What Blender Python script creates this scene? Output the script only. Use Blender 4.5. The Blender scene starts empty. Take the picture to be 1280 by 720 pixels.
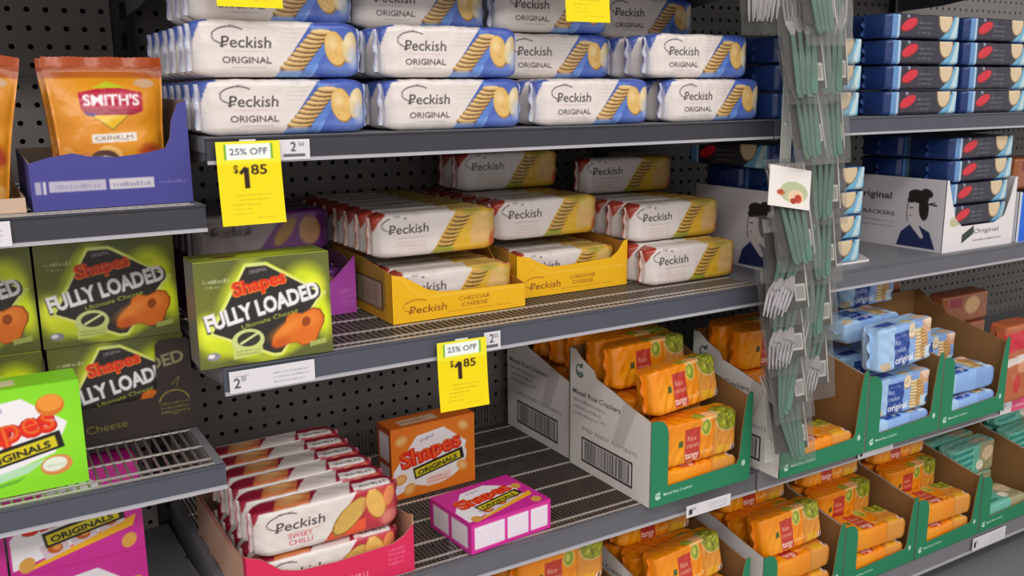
import bpy, bmesh, math, random
import numpy as np
from math import radians, sin, cos, pi
from mathutils import Vector, Matrix, Euler
from mathutils.geometry import delaunay_2d_cdt

SC = bpy.context.scene
COL = SC.collection
rng = random.Random(7)

# ------------------------------------------------------------------ camera
cam_d = bpy.data.cameras.new('camera')
cam = bpy.data.objects.new('camera', cam_d)
COL.objects.link(cam)
SC.camera = cam
cam_d.sensor_width = 36.0
cam_d.lens = 36.0 * 1150.0 / 1280.0
cam_d.clip_start = 0.02
_yaw, _pitch, _roll = radians(31.0), radians(-12.0), radians(-0.5)
_f = Vector((sin(_yaw) * cos(_pitch), cos(_yaw) * cos(_pitch), sin(_pitch)))
_r = Vector((cos(_yaw), -sin(_yaw), 0))
_u = _r.cross(_f)
_r2 = _r * cos(_roll) + _u * sin(_roll)
_u2 = _u * cos(_roll) - _r * sin(_roll)
cam.matrix_world = Matrix(((_r2.x, _u2.x, -_f.x, 0.0), (_r2.y, _u2.y, -_f.y, -1.1), (_r2.z, _u2.z, -_f.z, 1.5), (0, 0, 0, 1)))

# ------------------------------------------------------------------ world, lights, exposure
world = bpy.data.worlds.new('store_ambient')
SC.world = world
world.use_nodes = True
world.node_tree.nodes['Background'].inputs['Color'].default_value = (1.0, 0.97, 0.94, 1)
world.node_tree.nodes['Background'].inputs['Strength'].default_value = 0.66


def ceiling_lamp(x, y, z, sx, sy, power, tilt=0.0):
    d = bpy.data.lights.new('ceiling_lamp', 'AREA')
    d.shape = 'RECTANGLE'
    d.size, d.size_y = sx, sy
    d.energy = power
    d.color = (1.0, 0.96, 0.92)
    o = bpy.data.objects.new('ceiling_lamp', d)
    COL.objects.link(o)
    o.location = (x, y, z)
    o.rotation_euler = (tilt, 0, 0)
    return o


ceiling_lamp(-0.3, -1.7, 3.1, 6.0, 0.35, 40.0, radians(22))
ceiling_lamp(-1.2, -3.4, 3.1, 6.0, 0.35, 78.0, radians(42))

vs = SC.view_settings
vs.view_transform = 'Standard'
vs.look = 'None'
vs.gamma = 1.0
vs.use_curve_mapping = False
vs.exposure = 0.0


# ------------------------------------------------------------------ colour and canvas helpers
def C(s):
    return np.array([int(s[i:i + 2], 16) / 255.0 for i in (0, 2, 4)])


def lin(c):
    c = np.asarray(c, float)
    return np.where(c <= 0.04045, c / 12.92, ((c + 0.055) / 1.055) ** 2.4)


_TXT = {}


def text_tris(s, bold=0.0, shear=0.0):
    key = (s, bold, shear)
    if key not in _TXT:
        cu = bpy.data.curves.new('t', 'FONT')
        cu.body = s
        cu.offset = bold
        cu.shear = shear
        cu.resolution_u = 3
        o = bpy.data.objects.new('t', cu)
        me = bpy.data.meshes.new_from_object(o)
        me.calc_loop_triangles()
        co = np.empty(len(me.vertices) * 3)
        me.vertices.foreach_get('co', co)
        co = co.reshape(-1, 3)[:, :2]
        tr = np.empty(len(me.loop_triangles) * 3, dtype=np.int32)
        me.loop_triangles.foreach_get('vertices', tr)
        bpy.data.objects.remove(o)
        bpy.data.curves.remove(cu)
        bpy.data.meshes.remove(me)
        _TXT[key] = co[tr.reshape(-1, 3)]
    return _TXT[key]


class Canvas:
    """a flat print in millimetres, origin at the lower left"""

    def __init__(s, w, h, col, px=0.5):
        s.w, s.h, s.px = w, h, px
        s.nx, s.ny = max(2, int(round(w / px))), max(2, int(round(h / px)))
        s.a = np.empty((s.ny, s.nx, 3))
        s.a[:] = C(col)
        s.done = None

    def _box(s, x0, y0, x1, y1):
        i0, i1 = max(0, int(x0 / s.px) - 1), min(s.nx, int(x1 / s.px) + 2)
        j0, j1 = max(0, int(y0 / s.px) - 1), min(s.ny, int(y1 / s.px) + 2)
        if i1 <= i0 or j1 <= j0:
            return None
        X, Y = np.meshgrid((np.arange(i0, i1) + .5) * s.px, (np.arange(j0, j1) + .5) * s.px)
        return i0, i1, j0, j1, X, Y

    def _mix(s, b, m, col, al):
        i0, i1, j0, j1 = b[:4]
        v = s.a[j0:j1, i0:i1]
        m = np.asarray(m, float)[..., None] * al
        v[:] = v * (1 - m) + (C(col) if isinstance(col, str) else col) * m

    def poly(s, pts, col, al=1.0):
        p = np.asarray(pts, float)
        b = s._box(p[:, 0].min(), p[:, 1].min(), p[:, 0].max(), p[:, 1].max())
        if b is None:
            return s
        X, Y = b[4], b[5]
        m = np.zeros(X.shape, bool)
        n = len(p)
        for i in range(n):
            (xa, ya), (xb, yb) = p[i], p[(i + 1) % n]
            if ya == yb:
                continue
            m ^= ((ya > Y) != (yb > Y)) & (X < (xb - xa) * (Y - ya) / (yb - ya) + xa)
        s._mix(b, m, col, al)
        return s

    def rect(s, x0, y0, x1, y1, col, al=1.0, rot=0.0):
        cx, cy = (x0 + x1) / 2, (y0 + y1) / 2
        c, n = cos(rot), sin(rot)
        return s.poly([(cx + (x - cx) * c - (y - cy) * n, cy + (x - cx) * n + (y - cy) * c)
                       for x, y in ((x0, y0), (x1, y0), (x1, y1), (x0, y1))], col, al)

    def ell(s, cx, cy, rx, ry, col, al=1.0, rot=0.0, soft=0.0, ring=None):
        R = max(rx, ry) * (1 + soft)
        b = s._box(cx - R, cy - R, cx + R, cy + R)
        if b is None:
            return s
        X, Y = b[4] - cx, b[5] - cy
        c, n = cos(rot), sin(rot)
        d = np.hypot((X * c + Y * n) / rx, (-X * n + Y * c) / ry)
        m = (d < 1).astype(float) if soft == 0 else np.clip((1 + soft - d) / (2 * soft), 0, 1)
        if ring:
            m = m * (d > ring)
        s._mix(b, m, col, al)
        return s

    def line(s, pts, w, col, al=1.0):
        for (x0, y0), (x1, y1) in zip(pts[:-1], pts[1:]):
            L = math.hypot(x1 - x0, y1 - y0) or 1e-6
            dx, dy = (x1 - x0) / L * w / 2, (y1 - y0) / L * w / 2
            s.poly([(x0 - dy - dx * .6, y0 + dx - dy * .6), (x1 - dy + dx * .6, y1 + dx + dy * .6), (x1 + dy + dx * .6, y1 - dx + dy * .6), (x0 + dy - dx * .6, y0 - dx - dy * .6)], col, al)
        return s

    def arc(s, cx, cy, rx, ry, a0, a1, w, col, al=1.0, rot=0.0, n=22):
        pts = []
        for i in range(n + 1):
            a = radians(a0 + (a1 - a0) * i / n)
            x, y = rx * cos(a), ry * sin(a)
            pts.append((cx + x * cos(rot) - y * sin(rot), cy + x * sin(rot) + y * cos(rot)))
        return s.line(pts, w, col, al)

    def text(s, t, x, y, h, col, w=None, bold=0.0, shear=0.0, rot=0.0, align='c', al=1.0):
        T = text_tris(t, bold, shear)
        ref = text_tris('H', bold, 0)
        k = h / (ref[..., 1].max() - ref[..., 1].min())
        lo, hi = T[..., 0].min(), T[..., 0].max()
        kx = k if w is None else w / (hi - lo)
        P = T.copy()
        P[..., 0] = (P[..., 0] - {'c': (lo + hi) / 2, 'l': lo, 'r': hi}[align]) * kx
        P[..., 1] *= k
        c, n = cos(rot), sin(rot)
        Q = np.stack((x + P[..., 0] * c - P[..., 1] * n, y + P[..., 0] * n + P[..., 1] * c), -1)
        cc = C(col) if isinstance(col, str) else col
        for (ax, ay), (bx, by), (qx, qy) in Q:
            d = (bx - ax) * (qy - ay) - (qx - ax) * (by - ay)
            if abs(d) < 1e-9:
                continue
            b = s._box(min(ax, bx, qx), min(ay, by, qy), max(ax, bx, qx), max(ay, by, qy))
            if b is None:
                continue
            X, Y = b[4], b[5]
            u = ((X - ax) * (qy - ay) - (qx - ax) * (Y - ay)) / d
            v = ((bx - ax) * (Y - ay) - (X - ax) * (by - ay)) / d
            e = .0
            s._mix(b, (u >= -e) & (v >= -e) & (u + v <= 1 + e), cc, al)
        return s

    def scribble(s, x0, x1, y, h, col, al=.7, seed=1):
        r = random.Random(seed)
        x = x0
        while x < x1 - h * .3:
            w = h * r.uniform(.25, .6)
            s.rect(x, y, min(x + w, x1), y + h * r.uniform(.6, 1.0), col, al * r.uniform(.5, 1))
            x += w + h * r.uniform(.12, .4)
        return s

    def sample(s, x, y):
        if s.done is None:
            a = s.a
            p = np.pad(a, ((1, 1), (1, 1), (0, 0)), 'edge')
            a = sum(p[j:j + s.ny, i:i + s.nx] * k for j, i, k in
                    ((0, 0, .07), (0, 1, .12), (0, 2, .07), (1, 0, .12), (1, 1, .24), (1, 2, .12), (2, 0, .07), (2, 1, .12), (2, 2, .07)))
            s.done = lin(np.clip(a, 0, 1))
        fx = np.clip(np.asarray(x) / s.px - .5, 0, s.nx - 1.001)
        fy = np.clip(np.asarray(y) / s.px - .5, 0, s.ny - 1.001)
        i, j = fx.astype(int), fy.astype(int)
        u, v = (fx - i)[..., None], (fy - j)[..., None]
        d = s.done
        return d[j, i] * (1 - u) * (1 - v) + d[j, i + 1] * u * (1 - v) + d[j + 1, i] * (1 - u) * v + d[j + 1, i + 1] * u * v


# ------------------------------------------------------------------ materials
def material(name, col=(.5, .5, .5), rough=.5, metal=0.0, attr=False, bump=0.0, bscale=60.0, spec=.5, vary=0.0, alpha=None):
    m = bpy.data.materials.new(name)
    m.use_nodes = True
    nt = m.node_tree
    b = nt.nodes['Principled BSDF']
    b.inputs['Roughness'].default_value = rough
    b.inputs['Metallic'].default_value = metal
    b.inputs['Specular IOR Level'].default_value = spec
    if attr:
        a = nt.nodes.new('ShaderNodeAttribute')
        a.attribute_name = 'print'
        nt.links.new(a.outputs['Color'], b.inputs['Base Color'])
    else:
        b.inputs['Base Color'].default_value = (*lin(C(col) if isinstance(col, str) else col), 1)
    if bump or vary:
        tc = nt.nodes.new('ShaderNodeTexCoord')
        n = nt.nodes.new('ShaderNodeTexNoise')
        n.inputs['Scale'].default_value = bscale
        n.inputs['Detail'].default_value = 3
        nt.links.new(tc.outputs['Object'], n.inputs['Vector'])
        if bump:
            bp = nt.nodes.new('ShaderNodeBump')
            bp.inputs['Strength'].default_value = bump
            bp.inputs['Distance'].default_value = .002
            nt.links.new(n.outputs['Fac'], bp.inputs['Height'])
            nt.links.new(bp.outputs['Normal'], b.inputs['Normal'])
        if vary and not attr:
            base = lin(C(col) if isinstance(col, str) else col)
            rp = nt.nodes.new('ShaderNodeMix')
            rp.data_type = 'RGBA'
            rp.inputs['A'].default_value = (*(base * (1 - vary)), 1)
            rp.inputs['B'].default_value = (*(np.clip(base * (1 + vary), 0, 1)), 1)
            nt.links.new(n.outputs['Fac'], rp.inputs['Factor'])
            nt.links.new(rp.outputs['Result'], b.inputs['Base Color'])
    return m


M = dict(
    film=material('printed_film', rough=.27, attr=True, bump=.55, bscale=70, spec=.5),
    carton=material('printed_carton', rough=.38, attr=True, bump=.04, bscale=30, spec=.45),
    board=material('printed_board', rough=.7, attr=True, bump=.05, bscale=120, spec=.25),
    paper=material('printed_paper', rough=.6, attr=True, spec=.3),
    wire_dark=material('dark_wire', '6a5f59', .4, .4),
    lip_dim=material('shaded_steel', '34343d', .5, vary=.08, bscale=20),  # lip steel darkened, weaker light of the upper shelves painted in
    lip_half_lit=material('half_lit_steel', '62626a', .5, vary=.08, bscale=20),  # same lip steel a step lighter, some of the lower light painted in
    lip_lit=material('lit_steel', '7b797f', .5, vary=.08, bscale=20),  # same lip steel lightest, stronger light of the low shelves painted in
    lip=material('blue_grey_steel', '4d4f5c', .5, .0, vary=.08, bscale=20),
    deck=material('grey_steel', '7a7a80', .45, .0, vary=.06, bscale=25),
    deck_wire=material('grey_wire', '8a817a', .35, .5),
    bright_wire=material('bright_wire', 'd8d2cc', .3, .5),
    rail=material('pale_rail', 'adabb2', .35, .0),
    panel=material('dark_panel', '7b7673', .55, .0, vary=.10, bscale=12),
    black=material('black_backing', '0c0b0c', .9),
    post=material('black_post', '1f1e21', .5),
    floor=material('pale_floor_tile', 'b9b4ac', .3, vary=.06, bscale=3),
    bracket=material('grey_bracket', '6a6a70', .5),
    green=material('sage_plastic', '58796b', .35),
    grey_plastic=material('pearl_plastic', 'a7a1a6', .3),
    strip=material('strip_plastic', 'd9dbd8', .25),
    joint=material('floor_joint', '8a867f', .8),
)


def clear_plastic(name, amount):
    m = bpy.data.materials.new(name)
    m.use_nodes = True
    nt = m.node_tree
    for n in list(nt.nodes):
        nt.nodes.remove(n)
    out = nt.nodes.new('ShaderNodeOutputMaterial')
    tr = nt.nodes.new('ShaderNodeBsdfTransparent')
    tr.inputs['Color'].default_value = (.90, .90, .89, 1)
    pr = nt.nodes.new('ShaderNodeBsdfPrincipled')
    pr.inputs['Base Color'].default_value = (.40, .40, .39, 1)
    pr.inputs['Roughness'].default_value = .18
    lw = nt.nodes.new('ShaderNodeLayerWeight')
    lw.inputs['Blend'].default_value = .35
    ma = nt.nodes.new('ShaderNodeMath')
    ma.operation = 'MULTIPLY_ADD'
    ma.inputs[1].default_value = .42
    ma.inputs[2].default_value = amount
    mx = nt.nodes.new('ShaderNodeMixShader')
    tc = nt.nodes.new('ShaderNodeTexCoord')
    no = nt.nodes.new('ShaderNodeTexNoise')
    no.inputs['Scale'].default_value = 55
    bp = nt.nodes.new('ShaderNodeBump')
    bp.inputs['Strength'].default_value = .6
    bp.inputs['Distance'].default_value = .004
    L = nt.links.new
    L(tc.outputs['Object'], no.inputs['Vector'])
    L(no.outputs['Fac'], bp.inputs['Height'])
    L(bp.outputs['Normal'], pr.inputs['Normal'])
    L(bp.outputs['Normal'], lw.inputs['Normal'])
    L(lw.outputs['Facing'], ma.inputs[0])
    L(ma.outputs[0], mx.inputs[0])
    L(tr.outputs[0], mx.inputs[1])
    L(pr.outputs[0], mx.inputs[2])
    L(mx.outputs[0], out.inputs['Surface'])
    return m


M['clear'] = clear_plastic('clear_bag', .02)


# ------------------------------------------------------------------ mesh helpers (metres)
class MB:
    def __init__(s):
        s.v, s.f, s.c, s.mi = [], [], [], []

    def add(s, verts, faces, cols=None, mi=0):
        k = sum(len(a) for a in s.v)
        s.v.append(np.asarray(verts, float).reshape(-1, 3))
        s.f += [tuple(i + k for i in f) for f in faces]
        s.mi += [mi] * len(faces)
        n = len(s.v[-1])
        if cols is None:
            cols = np.full((n, 3), .5)
        cols = np.asarray(cols, float)
        s.c.append(np.tile(cols, (n, 1)) if cols.ndim == 1 else cols)
        return s

    def box(s, x0, y0, z0, x1, y1, z1, col=None, mi=0):
        v = [(x, y, z) for x in (x0, x1) for y in (y0, y1) for z in (z0, z1)]
        f = [(0, 1, 3, 2), (4, 6, 7, 5), (0, 4, 5, 1), (2, 3, 7, 6), (0, 2, 6, 4), (1, 5, 7, 3)]
        return s.add(v, f, None if col is None else lin(C(col)), mi)

    def prism(s, pts, axis, a0, a1, col=None, mi=0):
        """extrude a 2d outline along an axis"""
        n = len(pts)

        def P(p, a):
            return {'x': (a, p[0], p[1]), 'y': (p[0], a, p[1]), 'z': (p[0], p[1], a)}[axis]
        v = [P(p, a0) for p in pts] + [P(p, a1) for p in pts]
        f = [tuple(range(n))[::-1], tuple(range(n, 2 * n))] + [(i, (i + 1) % n, n + (i + 1) % n, n + i) for i in range(n)]
        return s.add(v, f, None if col is None else lin(C(col)), mi)

    def grid(s, O, U, V, nu, nv, canvas=None, fn=None, col=None):
        """a printed rectangle from O along U and V"""
        u, v = np.meshgrid(np.linspace(0, 1, nu + 1), np.linspace(0, 1, nv + 1))
        u, v = u.ravel(), v.ravel()
        P = np.asarray(O) + u[:, None] * np.asarray(U) + v[:, None] * np.asarray(V)
        c = canvas.sample(u * canvas.w, v * canvas.h) if canvas else lin(C(col))
        i, j = np.meshgrid(np.arange(nu), np.arange(nv))
        k = (j * (nu + 1) + i).ravel()
        F = np.stack((k, k + 1, k + nu + 2, k + nu + 1), -1)
        return s.add(P, [tuple(q) for q in F.tolist()], c)

    def mesh(s, name, mats, smooth=False):
        me = bpy.data.meshes.new(name)
        v = np.concatenate(s.v)
        me.from_pydata(v.tolist(), [], s.f)
        for m in (mats if isinstance(mats, (list, tuple)) else [mats]):
            me.materials.append(m)
        if any(s.mi):
            me.polygons.foreach_set('material_index', s.mi)
        a = me.attributes.new('print', 'FLOAT_COLOR', 'POINT')
        c = np.concatenate(s.c)
        a.data.foreach_set('color', np.concatenate((c, np.ones((len(c), 1))), 1).astype(np.float32).ravel())
        if smooth:
            me.polygons.foreach_set('use_smooth', [True] * len(me.polygons))
        me.update()
        return me


def obj(name, me, parent=None, loc=None, rot=None, label=None):
    o = bpy.data.objects.new(name, me)
    COL.objects.link(o)
    if parent is not None:
        o.parent = parent
    if loc is not None:
        o.location = loc
    if rot is not None:
        o.rotation_euler = rot
    if label:
        o['label'] = label
    return o


def tag(o, label, cat, group=None):
    o['label'] = label
    o['category'] = cat
    if group:
        o['group'] = group
    return o


def structure(o):
    o['kind'] = 'structure'
    return o


ORD = ['front', 'second', 'third', 'fourth', 'fifth', 'sixth', 'seventh', 'eighth', 'ninth', 'tenth', 'eleventh', 'twelfth']


# ------------------------------------------------------------------ product meshes
def wave(x, y, z, amp, seed, n=8, k0=60, k1=300):
    r = np.random.RandomState(seed)
    out = np.zeros_like(x)
    for i in range(n):
        d = r.normal(size=3)
        d /= np.linalg.norm(d)
        k = r.uniform(k0, k1)
        out += np.sin(k * (d[0] * x + d[1] * y + d[2] * z) + r.uniform(0, 6.28)) / n
    return out * amp


def wrap_mesh(name, L, D, H, front, top, nx=150, nz=48, nt=12, rr=.007, taper=.012, squeeze=.22, crinkle=.0012, seed=1, bulge=.0015, mat=None, k0=60, k1=300):
    """film-wrapped pack lying along x, printed front towards -y; base at z=0, centre x=y=0. returns body mesh"""
    path = []   # (y, z, kind, s)
    for i in range(nz + 1):
        path.append((-D / 2, rr + (H - 2 * rr) * i / nz, 'f'))
    for i in range(1, 5):
        a = radians(90 * i / 5)
        path.append((-D / 2 + rr * (1 - cos(a)), H - rr + rr * sin(a), 'f' if i < 3 else 't'))
    for i in range(nt + 1):
        path.append((-D / 2 + rr + (D - 2 * rr) * i / nt, H, 't'))
    for i in range(1, 4):
        a = radians(90 * i / 4)
        path.append((D / 2 - rr + rr * sin(a), H - rr + rr * cos(a), 'b'))
    for i in range(3):
        path.append((D / 2, H - rr - (H - 2 * rr) * i / 2, 'b'))
    for i in range(1, 3):
        a = radians(90 * i / 3)
        path.append((D / 2 - rr + rr * cos(a), rr - rr * sin(a), 'b'))
    for i in range(3):
        path.append((D / 2 - rr - (D - 2 * rr) * i / 2, 0, 'd'))
    for i in range(1, 3):
        a = radians(90 * i / 3)
        path.append((-D / 2 + rr - rr * sin(a), rr - rr * cos(a), 'f'))
    P = np.array([(p[0], p[1]) for p in path])
    kind = np.array([p[2] for p in path])
    m = len(P)
    xs = np.concatenate((np.linspace(-L / 2, -L / 2 + taper, 13)[:-1], np.linspace(-L / 2 + taper, L / 2 - taper, nx - 23), np.linspace(L / 2 - taper, L / 2, 13)[1:]))
    n = len(xs)
    X = np.repeat(xs, m)
    Y = np.tile(P[:, 0], n)
    Z = np.tile(P[:, 1], n)
    Kd = np.tile(kind, n)
    d = np.minimum(X + L / 2, L / 2 - X)
    t = np.clip(1 - d / taper, 0, 1) ** 2
    mid = np.clip(d / (L / 2), 0, 1)
    Yb = Y * (1 + 2 * bulge / D * np.sqrt(mid)) * (1 - squeeze * 1.6 * t)
    Zb = H / 2 + (Z - H / 2) * (1 - squeeze * .45 * t)
    Zb = np.where(Kd == 'd', np.maximum(Zb, 0), Zb)
    w = wave(X, Y, Z, crinkle, seed, 8, k0, k1)
    ny = np.where(np.isin(Kd, ['f']), -1.0, np.where(Kd == 'b', 1.0, 0.0))
    nz_ = np.where(Kd == 't', 1.0, 0.0)
    Yb = Yb + w * ny
    Zb = Zb + w * nz_ - np.where(Kd == 't', crinkle, 0)
    xm = (X + L / 2) * 1000
    cf = front.sample(xm * front.w / (L * 1000), Z * 1000 * front.h / (H * 1000))
    ct = top.sample(xm * top.w / (L * 1000), (Y + D / 2) / D * top.h)
    c = np.where((Kd == 't')[:, None], ct, cf)
    F = []
    for i in range(n - 1):
        b = i * m
        for j in range(m):
            j2 = (j + 1) % m
            F.append((b + j, b + m + j, b + m + j2, b + j2))
    F.append(tuple(range(m)))
    F.append(tuple((n - 1) * m + j for j in range(m))[::-1])
    mb = MB().add(np.stack((X, Yb, Zb), -1), F, c)
    return mb.mesh(name, mat or M['film'], smooth=True)


def seal_mesh(name, H, D, w, cols, side):
    """a crimped fin at the end of a flow wrap; side -1 left, 1 right"""
    mb = MB()
    n = 11
    V, F, Cc = [], [], []
    for k, (yo) in enumerate((-.0006, .0006)):
        for i in range(n):
            z = H * (.04 + .92 * i / (n - 1))
            tooth = w * (1.0 if i % 2 else .95)
            V += [(0, yo - .0015 * sin(i * 1.7), z), (side * tooth * .55, yo + .002 * sin(i * 2.1), z), (side * tooth, yo + .003 * sin(i * 1.3), z)]
            Cc += [cols[0], cols[0], cols[1]]
    for k in range(2):
        b = k * n * 3
        for i in range(n - 1):
            for q in range(2):
                a = b + i * 3 + q
                F.append((a, a + 1, a + 4, a + 3))
    mb.add(V, F, np.array([lin(C(c)) for c in Cc]))
    return mb.mesh(name, M['film'], smooth=True)


def lid_mesh(W, D, H, top, col):
    mb = MB()
    a, h = .0006, .0007
    mb.grid((-W / 2 + a, -D / 2 + a, H + h), (W - 2 * a, 0, 0), (0, D - 2 * a, 0), int(W * 500), int(D * 500), top)
    for O, U in (((-W / 2 + a, -D / 2 + a, H), (W - 2 * a, 0, 0)), ((W / 2 - a, -D / 2 + a, H), (0, D - 2 * a, 0)), ((W / 2 - a, D / 2 - a, H), (-W + 2 * a, 0, 0)), ((-W / 2 + a, D / 2 - a, H), (0, -D + 2 * a, 0))):
        mb.grid(O, U, (0, 0, h), 1, 1, None, col=col)
    return mb.mesh('lid', M['carton'])


def carton_mesh(name, W, D, H, front, top=None, left=None, right=None, col='888888', res=1.0):
    k = 1000 * res
    mb = MB()
    def g(O, U, V, lu, lv, cv):
        if cv is None:
            mb.grid(O, U, V, 1, 1, None, col=col)
        else:
            q = .5 if cv is not front else 1.0
            mb.grid(O, U, V, max(2, int(lu * k * q)), max(2, int(lv * k * q)), cv)
    x, y = W / 2, D / 2
    g((-x, -y, 0), (W, 0, 0), (0, 0, H), W, H, front)
    g((-x, -y, H), (W, 0, 0), (0, D, 0), W, D, top)
    g((-x, y, 0), (0, -D, 0), (0, 0, H), D, H, left)
    g((x, -y, 0), (0, D, 0), (0, 0, H), D, H, right)
    g((x, y, 0), (-W, 0, 0), (0, 0, H), W, H, None)
    g((-x, y, 0), (W, 0, 0), (0, -D, 0), W, D, None)
    return mb.mesh(name, M['carton'])


def panel_mesh(name, outline, canvas, t=.002, back='9c7552', spacing=.0025, fine=None, fine_sp=.0009, mat=None):
    """sheet of board in the xz plane, print towards -y at y=0, thickness to +y; outline in metres, origin lower left"""
    o = np.asarray(outline, float)
    n = len(o)
    x0, z0 = o.min(0)
    x1, z1 = o.max(0)

    def pts(ax0, az0, ax1, az1, sp):
        gx, gz = np.meshgrid(np.arange(ax0 + sp / 2, ax1, sp), np.arange(az0 + sp / 2, az1, sp))
        gx[1::2] += sp * .25
        return np.stack((gx.ravel(), gz.ravel()), -1)
    G = [pts(x0, z0, x1, z1, spacing)]
    for r in (fine or []):
        G = [g[~((g[:, 0] > r[0]) & (g[:, 0] < r[2]) & (g[:, 1] > r[1]) & (g[:, 1] < r[3]))] for g in G]
        G.append(pts(r[0], r[1], r[2], r[3], fine_sp))
    G = np.concatenate(G)
    ins = np.zeros(len(G), bool)
    dist = np.full(len(G), 1e9)
    for i in range(n):
        a, b = o[i], o[(i + 1) % n]
        if a[1] != b[1]:
            ins ^= ((a[1] > G[:, 1]) != (b[1] > G[:, 1])) & (G[:, 0] < (b[0] - a[0]) * (G[:, 1] - a[1]) / (b[1] - a[1]) + a[0])
        e = b - a
        tt = np.clip(((G - a) @ e) / (e @ e), 0, 1)
        dist = np.minimum(dist, np.linalg.norm(G - a - tt[:, None] * e, axis=1))
    G = G[ins & (dist > .0006)]
    vin = [Vector(p) for p in o] + [Vector(p) for p in G]
    res = delaunay_2d_cdt(vin, [(i, (i + 1) % n) for i in range(n)], [], 1, 1e-6)
    V2 = np.array([(v.x, v.y) for v in res[0]])
    F = [tuple(f) for f in res[2]]
    mb = MB()
    V3 = np.stack((V2[:, 0], np.zeros(len(V2)), V2[:, 1]), -1)
    mb.add(V3, F, canvas.sample((V2[:, 0] - x0) * 1000, (V2[:, 1] - z0) * 1000))
    # back and rim
    r2 = delaunay_2d_cdt([Vector(p) for p in o], [(i, (i + 1) % n) for i in range(n)], [], 1, 1e-6)
    B = [(v.x, t, v.y) for v in r2[0]]
    mb.add(B, [tuple(f)[::-1] for f in r2[2]], lin(C(back)))
    R = [(p[0], 0, p[1]) for p in o] + [(p[0], t, p[1]) for p in o]
    mb.add(R, [(i, (i + 1) % n, n + (i + 1) % n, n + i) for i in range(n)], lin(C(back)))
    return mb.mesh(name, mat or M['board'])


def card_mesh(name, W, H, canvas, t=.0006, sp=.0008, back='ffffff', bow=0.0, mat=None):
    """flat printed card, origin upper-left corner on its print side, print towards -y"""
    mb = MB()
    nu, nv = max(2, int(W / sp)), max(2, int(H / sp))
    mb.grid((0, 0, -H), (W, 0, 0), (0, 0, H), nu, nv, canvas)
    mb.grid((W, t, -H), (-W, 0, 0), (0, 0, H), 6, 6, None, col=back)
    if bow:
        for a in mb.v:
            a[:, 1] += -bow * ((a[:, 2] / H) ** 2)
    return mb.mesh(name, mat or M['paper'])


# ------------------------------------------------------------------ prints
def wink(cv, cx, cy, r, col, w):
    """round apple-like store emblem: a ring with a leaf and two strokes"""
    cv.arc(cx, cy, r, r, 40, 330, w, col)
    cv.arc(cx - r * .25, cy - r * .1, r * .35, r * .5, 180, 360, w, col)
    cv.arc(cx + r * .42, cy - r * .1, r * .33, r * .5, 180, 360, w, col)
    cv.line([(cx + r * .1, cy + r * .6), (cx + r * .75, cy + r * 1.25)], w * 1.3, col)


def peckish_logo(cv, x, y, w, h, col='3a3034'):
    cv.text('Peckish', x + w / 2, y, h, col, w=w, bold=.006, shear=.08)
    cv.arc(x + w * .17, y + h * 1.04, w * .34, h * .78, 38, 240, h * .10, col, rot=.05)
    cv.line([(x - w * .02, y + h * .12), (x + w * .12, y + h * .25)], h * .11, col)


def cracker(cv, x, y, rx, ry, col, rot=0.0, dark='9a7438', seed=0):
    cv.ell(x, y, rx, ry, dark, 1, rot)
    cv.ell(x - rx * .04, y + ry * .05, rx * .94, ry * .94, col, 1, rot)
    r = random.Random(seed)
    for i in range(7):
        a, d = r.uniform(0, 6.28), r.uniform(.1, .75)
        cv.ell(x + rx * d * cos(a), y + ry * d * sin(a), rx * .1, ry * .07, dark, .25)
    cv.ell(x - rx * .3, y + ry * .35, rx * .45, ry * .35, 'fff6e0', .35, rot, .6)


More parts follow.
